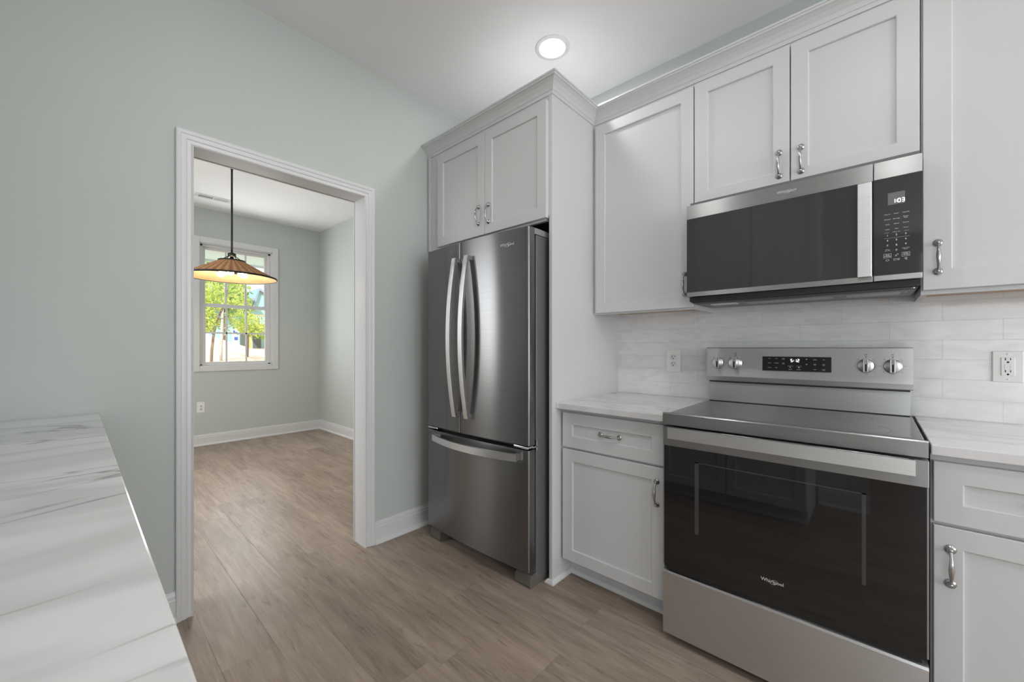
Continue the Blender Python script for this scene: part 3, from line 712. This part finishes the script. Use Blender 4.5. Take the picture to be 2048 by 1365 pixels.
MB().box(FX0+0.10, FX1-0.10, 1.60, 1.62, 0.012, 0.088).done('kick_grille', BLACK, fr)
for dd, xh in ((d1, -1.778), (d2, -1.672)):
    m = MB(); yb = fy(xh); n = 26; pts = []
    for k in range(n+1):
        s = -1 + 2*k/n; pts.append((xh, yb - 0.020 - 0.046*(1-s*s), 1.258 + s*0.452))
    m.strap(pts, (1, 0, 0), 0.033, 0.014)
    for sg in (-1, 1): m.box(xh-0.013, xh+0.013, yb-0.022, yb+0.004, 1.258+sg*0.452-0.012*(1+sg), 1.258+sg*0.452+0.012*(1-sg), 0.002)
    m.done('handle', STEELB, dd)
m = MB(); pts = []
for k in range(31):
    s = -1 + 2*k/30; x = -1.6555 + s*0.342; pts.append((x, fy(x)*0 + FY - 0.028 - 0.052*(1-s*s), 0.652))
m.strap(pts, (0, 0, 1), 0.037, 0.014)
for sg in (-1, 1):
    x = -1.6555+sg*0.342; m.box(x-0.012*(1+sg), x+0.012*(1-sg), FY-0.032, fy(x)+0.004, 0.636, 0.668, 0.002)
m.done('handle', STEELB, d3)
m = MB(); xl = -1.392; nrm = V((2*0.020*(xl-fx)/hw**2, 1, 0)).normalized()
uu = V((1, 2*0.020*(xl-fx)/hw**2, 0)).normalized(); nn = uu.cross(V(UZ))
logo(m, V((xl, fy(xl), 1.727)) + nn*0.0012, uu, UZ, 0.098); m.done('logo', SILVER, d2)

# ------------------------------------------------------------------ microwave
MX0, MX1, MY = -0.6415, 0.1165, 1.900
mw = thing('microwave', 'stainless over-the-range microwave with smoked glass door and keypad', 'microwave', (-0.262, 2.12, 1.41))
MB().box(MX0+0.004, MX1-0.004, 1.936, YB-0.010, 1.414, 1.872).done('body', GREYM, mw)
SPX = -0.0045
m = MB(); x1 = SPX-0.0012
m.prism([(MY, 1.789), (MY, 1.850), (1.935, 1.850), (1.935, 1.433), (MY, 1.433), (MY, 1.4525), (1.931, 1.4525), (1.931, 1.789)], 'x', MX0, x1)
dr = m.done('door', STEELW, mw)
MB().box(MX0, x1, MY+0.001, 1.9305, 1.4527, 1.7888).done('door_glass', MWG, dr)
m = MB(); m.box(-0.0465, -0.0085, MY-0.010, MY-0.003, 1.4505, 1.786, 0.0015, 1); m.box(-0.042, -0.013, MY-0.004, MY+0.002, 1.47, 1.766)
m.done('handle', STEELB, dr)
m = MB(); logo(m, (-0.259, MY-0.0004, 1.820), UX, UZ, 0.066); m.done('logo', SILVER, dr)
for a, b_ in ((1.789, 1.850), (1.433, 1.4525)): MB().box(SPX+0.0012, MX1, MY, 1.935, a, b_, 0.0012, 1).done('control_trim', STEELW, mw)
cp = MB().box(SPX+0.0012, MX1, MY+0.001, 1.934, 1.4527, 1.7888).done('control_panel', MWG, mw)
yk = MY+0.0008
MB().box(0.0330, 0.0755, yk-0.0004, yk+0.001, 1.6935, 1.7350).done('display', GREYL, cp)
m = MB(); digits(m, '1:03', 0.0445, 1.699, yk-0.0006, 0.0125, 0.0098); m.done('clock_digits', LCD, cp)
m = MB(); cols = [0.032, 0.0545, 0.0775]; zt = 1.662
rows = [('Popcorn', 'Potato', 'Vegetable'), ('Steamed', 'Beverage', 'Dinner\nPlate'), ('Cook', 'Reheat', 'Defrost'), ('Soften', 'Melt', 'Warm')]
for r, row in enumerate(rows):
    for cx_, s in zip(cols, row): m.text(s, 0.0046, (cx_, yk, zt - r*0.0175 + (0.001 if '\n' in s else 0)), UX, UZ)
m.text('EXPRESS START', 0.0028, (cols[1], yk, 1.5985), UX, UZ)
m.box(0.0235, 0.036, yk-0.0003, yk, 1.5983, 1.5987); m.box(0.073, 0.0865, yk-0.0003, yk, 1.5983, 1.5987); m.box(0.0235, 0.0865, yk-0.0003, yk, 1.5790, 1.5794)
for r, row in enumerate(('123', '456', '789')):
    for cx_, s in zip(cols, row): m.text(s, 0.0082, (cx_, yk, 1.5885 - r*0.0175), UX, UZ, bold=True)
m.text('0', 0.0082, (cols[1], yk, 1.536), UX, UZ, bold=True)
m.text('Timer\nSet \u2022 Off', 0.0040, (cols[0], yk, 1.538), UX, UZ); m.text('Cook Time\nPower', 0.0040, (cols[2], yk, 1.538), UX, UZ)
def frame(m, x0, x1, z0, z1, y, t_):
    m.box(x0, x1, y-0.0003, y, z0, z0+t_); m.box(x0, x1, y-0.0003, y, z1-t_, z1); m.box(x0, x0+t_, y-0.0003, y, z0+t_, z1-t_); m.box(x1-t_, x1, y-0.0003, y, z0+t_, z1-t_)
for cx_, s in ((cols[0], 'STOP\nCANCEL'), (cols[2], 'START\n+30 SEC')):
    frame(m, cx_-0.0098, cx_+0.0098, 1.5115, 1.5255, yk, 0.0006); m.text(s, 0.0044, (cx_, yk, 1.5187), UX, UZ, bold=True)
m.text('Turntable\nOn \u2022 Off', 0.0042, (cols[1], yk, 1.5035), UX, UZ)
def ring(m, c, r, w_, y, a0=0, a1=360, n=18, sz=1.0):
    for k in range(n):
        A = math.radians(a0+(a1-a0)*k/n); B = math.radians(a0+(a1-a0)*(k+1)/n)
        m.poly([(c[0]+math.cos(t_)*rr, y-0.0003, c[1]+math.sin(t_)*rr*sz) for t_, rr in ((A, r-w_), (B, r-w_), (B, r), (A, r))], [(0, 1, 2, 3)])
ring(m, (cols[0], 1.5030), 0.0042, 0.0009, yk, sz=0.75); ring(m, (cols[1]-0.001, 1.517), 0.0022, 0.0008, yk); ring(m, (cols[1]+0.0028, 1.5205), 0.0022, 0.0008, yk, -60, 180)
ring(m, (cols[2]+0.001, 1.5045), 0.0026, 0.0009, yk); m.box(cols[2]-0.004, cols[2]-0.001, yk-0.0003, yk, 1.5040, 1.5050); m.box(cols[2]-0.001, cols[2]+0.003, yk-0.0003, yk, 1.4995, 1.5005)
m.done('keypad_lettering', PRINTW, cp)
MB().box(MX0+0.007, MX1-0.003, 1.918, 1.940, 1.411, 1.4315).done('bottom_lip', BLACK, mw)
m = MB(); m.box(MX0+0.008, MX1-0.006, 1.942, 2.025, 1.4085, 1.4138); m.done('underside_front', BLACK, mw)
MB().box(MX0+0.010, MX1-0.010, 2.025, 2.27, 1.4095, 1.4138).done('underside_plate', GREYP, mw)
for a, b_ in ((-0.44, -0.13), (-0.085, 0.07)):
    MB().box(a, b_, 2.05, 2.15, 1.4055, 1.4097, 0.001, 1).done('grease_filter', MESHM, mw)
MB().box(-0.585, -0.475, 2.06, 2.12, 1.4065, 1.4097, 0.001, 1).done('lamp_cover', PLATE, mw)
m = MB(); m.lathe([(0.005, 0.0), (0.005, 0.003), (0, 0.003)], (0.098, 1.96, 1.4085), (0, 0, -1), 14); m.done('screw', CHROME, mw)
m = MB(); m.lathe([(0.004, 0), (0.004, .002), (0, .002)], (0.085, 2.09, 1.4095), (0, 0, -1), 14); m.done('screw', CHROME, mw)

# ------------------------------------------------------------------ range
RX0, RX1, RY = -0.6455, 0.1125, 1.630
rg = thing('electric_range', 'freestanding stainless electric range with black glass oven door', 'range', (-0.267, 1.97, 0))
m = MB(); m.box(RX0+0.004, RX1-0.004, 1.674, 2.30, 0.035, 0.905); m.done('body', GREYM, rg)
MB().box(RX0+0.012, RX1-0.012, 1.645, 1.676, 0.040, 0.872).done('door_recess', BLACK, rg)
for x in (RX0+0.05, RX1-0.05):
    for y in (1.70, 2.25): MB().lathe([(0, 0), (0.016, 0), (0.016, 0.012), (0.009, 0.014), (0.009, 0.036)], (x, y, 0), (0, 0, 1), 18).done('foot', BLACK, rg)
MB().box(RX0+0.004, RX1-0.004, 1.646, 2.222, 0.904, 0.927, 0.002, 1).done('cooktop', COOKG, rg)
for (x, y, r) in ((-0.46, 1.80, 0.105), (-0.46, 2.06, 0.075), (-0.08, 1.80, 0.12), (-0.08, 2.06, 0.075), (-0.267, 2.09, 0.05)):
    m = MB()
    for rr in (r,):
        for k in range(48):
            A, B = 2*PI*k/48, 2*PI*(k+1)/48
            m.poly([(x+math.cos(t_)*q, y+math.sin(t_)*q, 0.9273) for t_, q in ((A, rr-.0012), (B, rr-.0012), (B, rr), (A, rr))], [(0, 1, 2, 3)])
    m.done('burner_ring', GREYP, rg)
m = MB(); pr = [(RY-0.002, 0.886), (RY-0.002, 0.930), (RY+0.001, 0.934), (RY+0.006, 0.935), (1.648, 0.930), (1.648, 0.886)]
m.prism(pr, 'x', RX0, RX1); m.done('front_trim', STEEL_SHADED, rg)
# backguard
m = MB(); m.box(RX0+0.011, RX1-0.009, 2.222, 2.30, 0.925, 1.035); m.done('riser', STEEL, rg)
MB().box(RX0+0.012, RX1-0.010, 2.216, 2.23, 0.9225, 0.9300).done('seam', BLACK, rg)
MB().box(RX0+0.012, RX1-0.010, 2.214, 2.23, 1.0245, 1.0315).done('seam', BLACK, rg)
m = MB(); pr = [(2.199, 1.0555), (2.206, 1.197), (2.209, 1.200), (2.31, 1.200), (2.31, 1.031), (2.207, 1.031), (2.204, 1.034)]
m.prism(pr, 'x', RX0+0.002, RX1-0.002); cpn = m.done('control_panel', STEEL, rg)
def pface(z): return 2.199 + (z-1.0555)*0.0495
PV = V((0, 0.0495, 1)).normalized(); PN = V((1,0,0)).cross(PV)
dy = pface(1.1255)
m = MB(); m.poly([(x, pface(z)-o_, z) for o_ in (0.0005, 0.004) for x, z in ((-0.395, 1.092), (-0.139, 1.092), (-0.139, 1.158), (-0.395, 1.158))],
   [(0,1,2,3), (4,5,6,7), (0,1,5,4), (1,2,6,5), (2,3,7,6), (3,0,4,7)])
disp = m.done('display', DARKG, cpn)
def PP(x, z, o_=0.0046): return V((x, pface(z)-o_, z))
m = MB()
L_ = [(-0.366, 1.149, 'Bake'), (-0.339, 1.149, 'Broil'), (-0.312, 1.148, 'Keep\nWarm'), (-0.366, 1.128, 'Air Fry'), (-0.339, 1.128, 'Air Baking'), (-0.312, 1.127, 'Self\nClean'),
      (-0.366, 1.107, 'Lasagna'), (-0.339, 1.107, 'Pizza'), (-0.196, 1.146, 'Timer\nSet \u2022 Off'), (-0.165, 1.146, 'Light'), (-0.196, 1.124, 'Cook\nTime'),
      (-0.165, 1.124, 'Delay\nStart'), (-0.196, 1.103, 'Clock'), (-0.165, 1.102, 'Control\nLock'), (-0.2855, 1.1005, 'START'), (-0.2535, 1.1005, 'CANCEL')]
for x, z, s in L_: m.text(s, 0.0042 if len(s) < 12 else 0.0038, PP(x, z), UX, PV)
yk2 = dy-0.0048
for xc in (-0.2855, -0.2535): frame(m, xc-0.0095, xc+0.0095, 1.1035, 1.1165, yk2+0.0004, 0.0005)
m.poly([(-0.288, yk2, 1.1065), (-0.2825, yk2, 1.110), (-0.288, yk2, 1.1135)], [(0, 1, 2)]); m.box(-0.256, -0.251, yk2-0.0002, yk2, 1.1085, 1.1125)
for zc, s in ((1.146, 1), (1.126, -1)): m.poly([(-0.229, yk2, zc), (-0.2225, yk2, zc), (-0.22575, yk2, zc+s*0.004)], [(0, 1, 2)])
m.done('lettering', PRINTW, disp)
m = MB(); digits(m, '5:12', -0.2840, 1.1345, pface(1.14)-0.0045, 0.0125, 0.0105); m.done('clock_digits', LCD, disp)
KX = [-0.5865, -0.5100, -0.0275, 0.0525]; KZ = 1.1245
for i, kx in enumerate(KX):
    m = MB()
    for k in range(40):
        A, B = math.radians(-235+290*k/40), math.radians(-235+290*(k+1)/40)
        m.poly([PP(kx+math.cos(t_)*q, KZ+math.sin(t_)*q, 0.0006) for t_, q in ((A, .0315), (B, .0315), (B, .0321), (A, .0321))], [(0, 1, 2, 3)])
    for a in (-225, -180, -140, -40, 0, 40, 130, 50):
        A = math.radians(a); p = PP(kx+math.cos(A)*.036, KZ+math.sin(A)*.036, 0.0006)
        d = V((math.cos(A), 0, math.sin(A)))*.002; s_ = V((-math.sin(A), 0, math.cos(A)))*.0006
        m.poly([p-d-s_, p+d-s_, p+d+s_, p-d+s_], [(0, 1, 2, 3)])
    m.text(('LF', 'LR', 'RR', 'RF')[i], 0.0075, PP(kx, KZ+0.046, 0.0004), UX, PV); m.text('OFF', 0.0045, PP(kx, KZ+0.0395, 0.0004), UX, PV)
    m.box(kx-0.0016, kx+0.0016, pface(KZ+0.035)-0.0008, pface(KZ+0.035), KZ+0.0335, KZ+0.0365)
    m.done('knob_markings', PRINTB, cpn)
for i, kx in enumerate(KX):
    m = MB(); cc = PP(kx, KZ, 0.0)
    m.lathe([(0.0, 0.0), (0.0285, 0.0), (0.0285, 0.003), (0.026, 0.004), (0.0255, 0.020), (0.0245, 0.0225), (0, 0.0225)], cc, PN, 36)
    m.strap([cc + PN*0.019 - PV*0.0255, cc + PN*0.019 + PV*0.0255], UX, 0.015, 0.026)
    kb = m.done('knob', STEELB, rg)
    m = MB(); m.strap([cc + PN*0.0325 - PV*0.024, cc + PN*0.0325 + PV*0.024], UX, 0.0075, 0.0012); m.done('grip_inlay', BLACK, kb)
    m = MB(); m.strap([cc + PN*0.0333 + PV*0.006, cc + PN*0.0333 + PV*0.0245], UX, 0.0026, 0.001); m.done('pointer', PRINTW, kb)
# oven door
m = MB(); m.box(RX0+0.001, RX1+0.001, RY, 1.672, 0.800, 0.8775, 0.0015, 1)
m.box(RX0+0.001, RX0+0.005, RY+0.004, 1.672, 0.312, 0.800); m.box(RX1-0.003, RX1+0.001, RY+0.003, 1.672, 0.312, 0.800)
od = m.done('oven_door', STEEL_SHADED, rg)
MB().box(RX0+0.0052, RX1-0.0035, RY+0.002, 1.67, 0.306, 0.7995).done('door_glass', DARKG, od)
m = MB(); yg = RY+0.0015
for (a, b_, c_, d_) in ((-0.521, -0.506, 0.47, 0.752), (-0.030, -0.020, 0.47, 0.752), (-0.521, -0.020, 0.748, 0.752)): m.box(a, b_, yg, yg+0.001, c_, d_)
m.done('window_border', FRIT, od)
for a, b_ in ((-0.545, -0.490), (-0.425, -0.335), (-0.315, -0.225), (-0.155, -0.090), (-0.055, 0.02)): MB().box(a, b_, RY-0.0008, RY+0.002, 0.8665, 0.8715).done('vent_slot', BLACK, od)
m = MB(); yh = RY-0.043
m.strap([(-0.608, yh, 0.8615), (0.084, yh, 0.8615)], (0, 0, 1), 0.043, 0.012)
for x in (-0.602, 0.078): m.box(x-0.006, x+0.006, yh+0.006, RY+0.001, 0.845, 0.878, 0.001, 1)
m.done('handle', STEELB, od)
m = MB(); logo(m, (-0.264, RY+0.0012, 0.386), UX, UZ, 0.070); m.done('logo', SILVER, od)
m = MB(); pr = [(RY+0.001, 0.033), (RY+0.001, 0.280), (RY+0.004, 0.2875), (RY+0.010, 0.289), (1.672, 0.289), (1.672, 0.033)]
m.prism(pr, 'x', RX0, RX1+0.001); m.done('storage_drawer', STEEL, rg)
MB().box(-0.44, -0.13, 1.650, 1.664, 0.2895, 0.296).done('drawer_lip', GREYM, rg)

# ------------------------------------------------------------------ outlets
def outlet_xz(label, x0, x1, z0, z1, y, gfci=False):
    t = thing('wall_outlet', label, 'outlet', ((x0+x1)/2, y, z0))
    MB().box(x0, x1, y-0.006, y, z0, z1, 0.003).done('cover_plate', PLATE, t)
    xc, zc = (x0+x1)/2, (z0+z1)/2
    if gfci:
        rcs = [MB().box(xc-0.0165, xc+0.0165, y-0.0085, y-0.005, zc-0.034, zc+0.034, 0.001, 1).done('receptacle', PLATE, t)]*2
        b = MB(); b.box(xc-0.008, xc+0.004, y-0.0095, y-0.008, zc-0.009, zc-0.0005); b.box(xc-0.008, xc+0.004, y-0.0095, y-0.008, zc+0.0005, zc+0.009); b.box(xc+0.006, xc+0.012, y-0.0095, y-0.008, zc-0.009, zc+0.009)
        b.done('test_button', PLATE, t); yy = y-0.0085; off = 0.0225
    else:
        rcs = [MB().lathe([(0, 0), (0.0155, 0), (0.0155, 0.0022), (0, 0.0022)], (xc, y-0.0055, zc+sg*0.0195), (0, -1, 0), 24).done('receptacle', PLATE, t) for sg in (-1, 1)]
        yy = y-0.0077; off = 0.0195
    for sg in (-1, 1):
        zz = zc+sg*off; s = MB()
        s.box(xc-0.0075, xc-0.0050, yy-0.0003, yy+0.001, zz+0.001, zz+0.010); s.box(xc+0.0050, xc+0.0072, yy-0.0003, yy+0.001, zz+0.002, zz+0.009)
        s.lathe([(0, 0), (0.0032, 0), (0.0032, 0.0006), (0, 0.0006)], (xc, yy+0.0003, zz-0.006), (0, -1, 0), 12)
        s.done('slots', BLACK, rcs[(sg+1)//2])
    for zz in ((zc,) if not gfci else (zc-0.047, zc+0.047)): MB().lathe([(0, 0), (0.003, 0), (0.0025, 0.001), (0, 0.0012)], (xc, y-0.006, zz), (0, -1, 0), 12).done('screw', PLATE, t)
    return t
outlet_xz('white duplex outlet on tile between end panel and range', -0.903, -0.819, 1.061, 1.186, YB-0.0075)
outlet_xz('white outlet with push buttons on tile above the counter beside the range', 0.326, 0.402, 1.071, 1.187, YB-0.0075, True)
t = thing('wall_outlet', 'small white outlet low on the green wall below the window', 'outlet', (XF, 1.033, 0.41))
MB().box(XF, XF+0.006, 0.995, 1.072, 0.405, 0.535, 0.002).done('cover_plate', PLATE, t)
for zz in (0.451, 0.489):
    r_ = MB().lathe([(0, 0), (0.0155, 0), (0.0155, 0.002), (0, 0.002)], (XF+0.0055, 1.0335, zz), (1, 0, 0), 24).done('receptacle', PLATE, t)
    s = MB(); s.box(XF+0.007, XF+0.008, 1.026, 1.0285, zz, zz+0.009); s.box(XF+0.007, XF+0.008, 1.0385, 1.041, zz, zz+0.009); s.box(XF+0.007, XF+0.008, 1.031, 1.036, zz-0.009, zz-0.004)
    s.done('slots', BLACK, r_)

# ------------------------------------------------------------------ ceiling fixtures
def downlight(x, y, label):
    t = thing('recessed_light', label, 'light', (x, y, CEIL), 'round recessed ceiling lights')
    MB().lathe([(0.0, -0.001), (0.066, -0.001), (0.066, -0.004), (0.074, -0.006), (0.090, -0.005), (0.096, -0.002), (0.096, 0.002)], (x, y, CEIL), (0, 0, 1), 48).done('trim_ring', TRIM, t)
    MB().lathe([(0.0, -0.0045), (0.060, -0.0045), (0.0655, -0.0030), (0.0655, -0.0012)], (x, y, CEIL), (0, 0, 1), 48).done('lens', LENS, t)
for i, (x, y) in enumerate(CANS):
    downlight(x, y, ['round white recessed ceiling light above the refrigerator corner', 'round recessed ceiling light over the range aisle', 'round recessed ceiling light over the long counter',
                     'round recessed ceiling light in the open area past the range', 'round recessed ceiling light in the living space'][i])
# ceiling register in the dining room
t = thing('ceiling_vent', 'white slotted air vent on the ceiling above the window', 'vent', (-5.59, 1.065, DC))
vx0, vx1, vy0, vy1 = -5.66, -5.53, 0.90, 1.235
z1 = DC
MB().box(vx0, vx1, vy0, vy1, z1-0.007, z1+0.001, 0.003).done('frame', TRIM, t)
for a, mt, nm_ in ((0.932, BLACK, 'louver_shade_black'), (1.076, GREYP, 'louver_shade_grey')):  # flat black and grey strips painted as the shade between oppositely tilted louvers
    m = MB()
    for k in range(9):
        yy = a + k*0.0145
        m.poly([(vx0+.028, yy, z1-0.0074), (vx1-.028, yy+0.004, z1-0.0074), (vx1-.028, yy+0.0115, z1-0.0074), (vx0+.028, yy+0.0075, z1-0.0074)], [(0, 1, 2, 3)])
    m.done(nm_, mt, t)

# pendant
PX, PY = -4.06, 0.902
pd = thing('pendant_lamp', 'woven rattan cone pendant lamp hanging on a thin black rod', 'lamp', (PX, PY, 1.80))
MB().lathe([(0, DC), (0.062, DC), (0.062, DC-0.012), (0.05, DC-0.022), (0, DC-0.022)], (PX, PY, 0), (0, 0, 1), 32).done('canopy', IRON, pd)
m = MB(); m.tube([(PX, PY, 1.965), (PX, PY, DC-0.01)], 0.0075, 12); m.tube([(PX, PY, 2.72), (PX, PY, 2.75)], 0.011, 12); m.done('rod', IRON, pd)
m = MB(); m.lathe([(0, 1.975), (0.030, 1.975), (0.030, 2.002), (0.012, 2.010), (0, 2.010)], (PX, PY, 0), (0, 0, 1), 24); m.tube([(PX, PY, 1.835), (PX, PY, 1.98)], 0.014, 12)
m.done('hub', IRON, pd)
for k in range(4):
    a = PI/2*k + 0.6
    MB().tube([(PX+0.02*math.cos(a), PY+0.02*math.sin(a), 1.985), (PX+0.094*math.cos(a), PY+0.094*math.sin(a), 1.936)], 0.0035, 8).done('support_arm', IRON, pd)
m = MB(); m.lathe([(0.094, 1.936), (0.333, 1.801)], (PX, PY, 0), (0, 0, 1), 96); sh = m.done('shade', RATTAN, pd)
m = MB(); m.lathe([(0.091, 1.931), (0.329, 1.797)], (PX, PY, 0), (0, 0, 1), 96); m.done('shade_lining', RATIN, sh)
m = MB(); m.lathe([(0.088, 1.930), (0.097, 1.930), (0.099, 1.944), (0.090, 1.945), (0.088, 1.930)], (PX, PY, 0), (0, 0, 1), 64); m.done('top_ring', IRON, sh)
m = MB(); m.lathe([(0.328, 1.793), (0.335, 1.791), (0.3375, 1.806), (0.331, 1.8075), (0.328, 1.793)], (PX, PY, 0), (0, 0, 1), 96); m.done('rim', IRON, sh)
for k in range(3):
    a = math.radians(222 + 120*k); ca, sa = math.cos(a), math.sin(a)
    m = MB(); m.tube([(PX+0.006*ca, PY+0.006*sa, 1.846), (PX+0.045*ca, PY+0.045*sa, 1.840)], 0.012, 14); so = m.done('socket', IRON, pd)
    m = MB(); ax_ = (ca, sa, -0.22)
    m.lathe([(0.0, 0.0), (0.011, 0.0), (0.013, 0.012), (0.021, 0.034), (0.024, 0.050), (0.021, 0.066), (0.012, 0.076), (0.0, 0.079)], (PX+0.045*ca, PY+0.045*sa, 1.840), ax_, 20)
    m.done('bulb', BULB, so)

# ------------------------------------------------------------------ outdoors
def gz(x, y):
    d = -x
    crest = 1.75 - 0.40*(y-3.6); crest = max(1.05, min(2.3, crest))
    if d < 7: z = -0.35
    elif d < 20: s = (d-7)/13; z = -0.35 + (crest+0.35)*(s*s*(3-2*s))*0.35 + (crest+0.35)*s*0.65
    elif d < 32: s = (d-20)/12; z = crest + (1.05-crest)*s
    else: z = 1.05
    return z + 0.05*math.sin(x*1.7+y)*math.sin(y*1.3)
m = MB(); nx, ny = 60, 50; pts = []
for i in range(nx+1):
    for k in range(ny+1):
        x = -6.26 - 84*(i/nx)**1.6; y = -14 + 54*k/ny; pts.append((x, y, gz(x, y)))
fs = [(i*(ny+1)+k, (i+1)*(ny+1)+k, (i+1)*(ny+1)+k+1, i*(ny+1)+k+1) for i in range(nx) for k in range(ny)]
m.poly(pts, fs, True); struct(m.done('ground', DIRT), 'bare tan dirt slope outside the window')
# porch soffit seen through the top panes
m = MB(); m.box(-7.25, XF-0.16, -1.5, 4.5, 2.50, 2.56); pr_ = m.done('ceiling_porch', SOFF); struct(pr_)
struct(MB().box(-7.29, -7.25, -1.5, 4.5, 2.47, 2.62).done('trim_porch', TRIM))
def leaves(m, c, r, n, size):
    c = V(c)
    for _ in range(n):
        while True:
            q = V((random.uniform(-1, 1), random.uniform(-1, 1), random.uniform(-1, 1)))
            if q.length < 1 and random.random() < 0.35 + 0.65*q.length: break
        p = c + V((q.x*r[0], q.y*r[1], q.z*r[2]))
        nn = V((random.gauss(0.5, 0.6), random.gauss(0, 0.6), random.gauss(0.7, 0.5))).normalized()
        u = nn.orthogonal().normalized(); u.rotate(Matrix.Rotation(random.uniform(0, 6.28), 3, nn)); w_ = nn.cross(u)
        s = size*random.uniform(0.6, 1.3)
        m.poly([p-u*s, p-w_*s*0.45, p+u*s, p+w_*s*0.45], [(0, 1, 2, 3)])
def tree(label, base, path, rad, blobs, leafm, barkm, size, group=None, branches=()):
    t = thing('tree', label, 'tree', base, group)
    m = MB(); m.tube(path, rad, 9)
    for bp, br in branches: m.tube(bp, br, 6)
    m.done('trunk', barkm, t)
    m = MB()
    for c_, r, n in blobs: leaves(m, c_, r, n, size)
    m.done('crown', leafm, t, smooth='keep')
def gp(x, y): return gz(x, y)-0.05
# two slim saplings near the window
x, y = -12.0, 2.235
tree('slim sapling with a leaning dark trunk and knot outside the window', (x, y, gz(x, y)),
     [(x, y, gp(x, y)), (x, y+0.02, 1.15), (x, y+0.06, 1.55), (x-0.02, y+0.13, 1.9), (x-0.05, y+0.30, 2.3), (x-0.1, y+0.4, 2.9)], [0.034, 0.031, 0.028, 0.026, 0.022, 0.01],
     [((x, y-0.10, 1.85), (0.35, 0.22, 0.33), 330), ((x-0.1, y+0.05, 2.45), (0.4, 0.42, 0.35), 360)], LEAFA, BARK, 0.045,
     branches=[([(x, y+0.05, 1.5), (x+0.05, y-0.12, 1.8)], [0.012, 0.005]), ([(x, y+0.13, 1.9), (x+0.04, y+0.55, 2.0)], [0.012, 0.004])])
x, y = -13.3, 2.70
tree('slim sapling with a pale straight trunk outside the window', (x, y, gz(x, y)),
     [(x, y, gp(x, y)), (x, y+0.01, 1.2), (x, y+0.03, 1.8), (x-0.02, y+0.05, 2.4), (x-0.05, y+0.1, 3.1)], [0.036, 0.034, 0.031, 0.026, 0.012],
     [((x-0.1, y+0.55, 1.95), (0.35, 0.36, 0.34), 380), ((x-0.1, y+0.15, 2.75), (0.4, 0.55, 0.4), 380), ((x+0.1, y+0.80, 1.72), (0.25, 0.25, 0.22), 160)], LEAFA, BARKP, 0.045,
     branches=[([(x, y+0.02, 1.5), (x-0.05, y+0.4, 1.8)], [0.012, 0.005]), ([(x, y+0.03, 1.7), (x-0.05, y+0.55, 2.05)], [0.012, 0.004])])
x, y = -14.5, 3.62
tree('young bushy yellow-green tree before the unfinished house', (x, y, gz(x, y)),
     [(x, y, gp(x, y)), (x, y+0.02, 1.4), (x-0.05, y+0.03, 2.1), (x-0.05, y, 2.9)], [0.04, 0.036, 0.028, 0.012],
     [((x, y+0.05, 1.95), (0.4, 0.42, 0.36), 380), ((x, y+0.35, 1.7), (0.3, 0.33, 0.25), 200), ((x, y-0.1, 2.5), (0.3, 0.3, 0.3), 120)], LEAFA, BARK, 0.05)
bt = [(-30, 5.2, 4.7, 2.5, LEAFB, 'broad mid-green tree behind the leaning sapling'), (-36, 7.5, 5.2, 1.5, LEAFB, 'mid-green tree behind the pale sapling'), (-22, 3.0, 3.1, 1.2, LEAFA, 'low yellow-green tree near the window edge'),
      (-72, 15.7, 11.0, 2.9, LEAFA, 'tall yellow-green tree rising behind the unfinished house'), (-41, 6.3, 9.4, 2.8, LEAFB, 'tall mid-green tree behind the others')]
for (x, y, h, r, lm, lab) in bt:
    tree(lab, (x, y, gz(x, y)), [(x, y, gp(x, y)), (x, y, h*0.6), (x, y+0.1, h+0.6)], [0.16, 0.12, 0.05],
         [((x, y, h), (r, r, r*0.85), 950), ((x, y+r*0.5, h-r*0.5), (r*0.7, r*0.7, r*0.6), 350)], lm, BARK, 0.17)
# unfinished house beyond
hx = -58.0; hb = 1.0
hs = thing('house', 'unfinished house with blue-green sheathing and raw timber deck', 'house', (hx-4, 17, hb))
m = MB(); m.box(hx-8, hx, 12.1, 24, hb, 6.9); m.prism([(12.1, 6.9), (24, 6.9), (15.6, 8.5)], 'x', hx-8, hx); m.done('wall', SIDING, hs)
m = MB(); m.prism([(15.0, 6.4), (15.75, 8.75), (21.5, 5.2), (21.5, 4.9), (15.75, 8.45), (15.2, 6.3)], 'x', hx-8.3, hx+0.4); m.prism([(11.2, 5.9), (15.0, 7.4), (15.0, 7.15), (11.2, 5.65)], 'x', hx-6, hx+1.6); m.done('roof', ROOFM, hs)
m = MB(); m.box(hx, hx+0.05, 12.9, 13.65, hb, 3.6); m.done('wrap_panel', WRAP, hs)
m = MB(); m.box(hx+0.05, hx+0.06, 13.0, 13.45, 2.95, 3.12); m.box(hx+0.05, hx+0.06, 13.0, 13.2, 3.12, 3.3); m.box(hx+0.05, hx+0.06, 13.12, 13.5, 2.1, 2.5); m.box(hx+0.05, hx+0.06, 13.15, 13.4, 1.5, 1.65); m.done('wrap_print', WRAPB, hs)
m = MB(); m.box(hx, hx+0.06, 13.75, 14.3, hb, 3.4); m.box(hx, hx+0.06, 15.1, 16.0, hb, 3.6); m.done('opening', OPEN_, hs)
m = MB(); m.box(hx, hx+3.0, 13.9, 22, 3.75, 4.05); m.box(hx+2.9, hx+3.0, 13.9, 22, 5.05, 5.15); m.done('deck', LUMBER, hs)
for k in range(16): MB().box(hx+2.92, hx+2.97, 14.0+k*0.22, 14.08+k*0.22, 4.05, 5.05).done('baluster', WRAP, hs)
for y in (13.98, 16.6): MB().box(hx+2.8, hx+3.0, y, y+0.22, hb, 3.75).done('deck_post', LUMBER, hs)
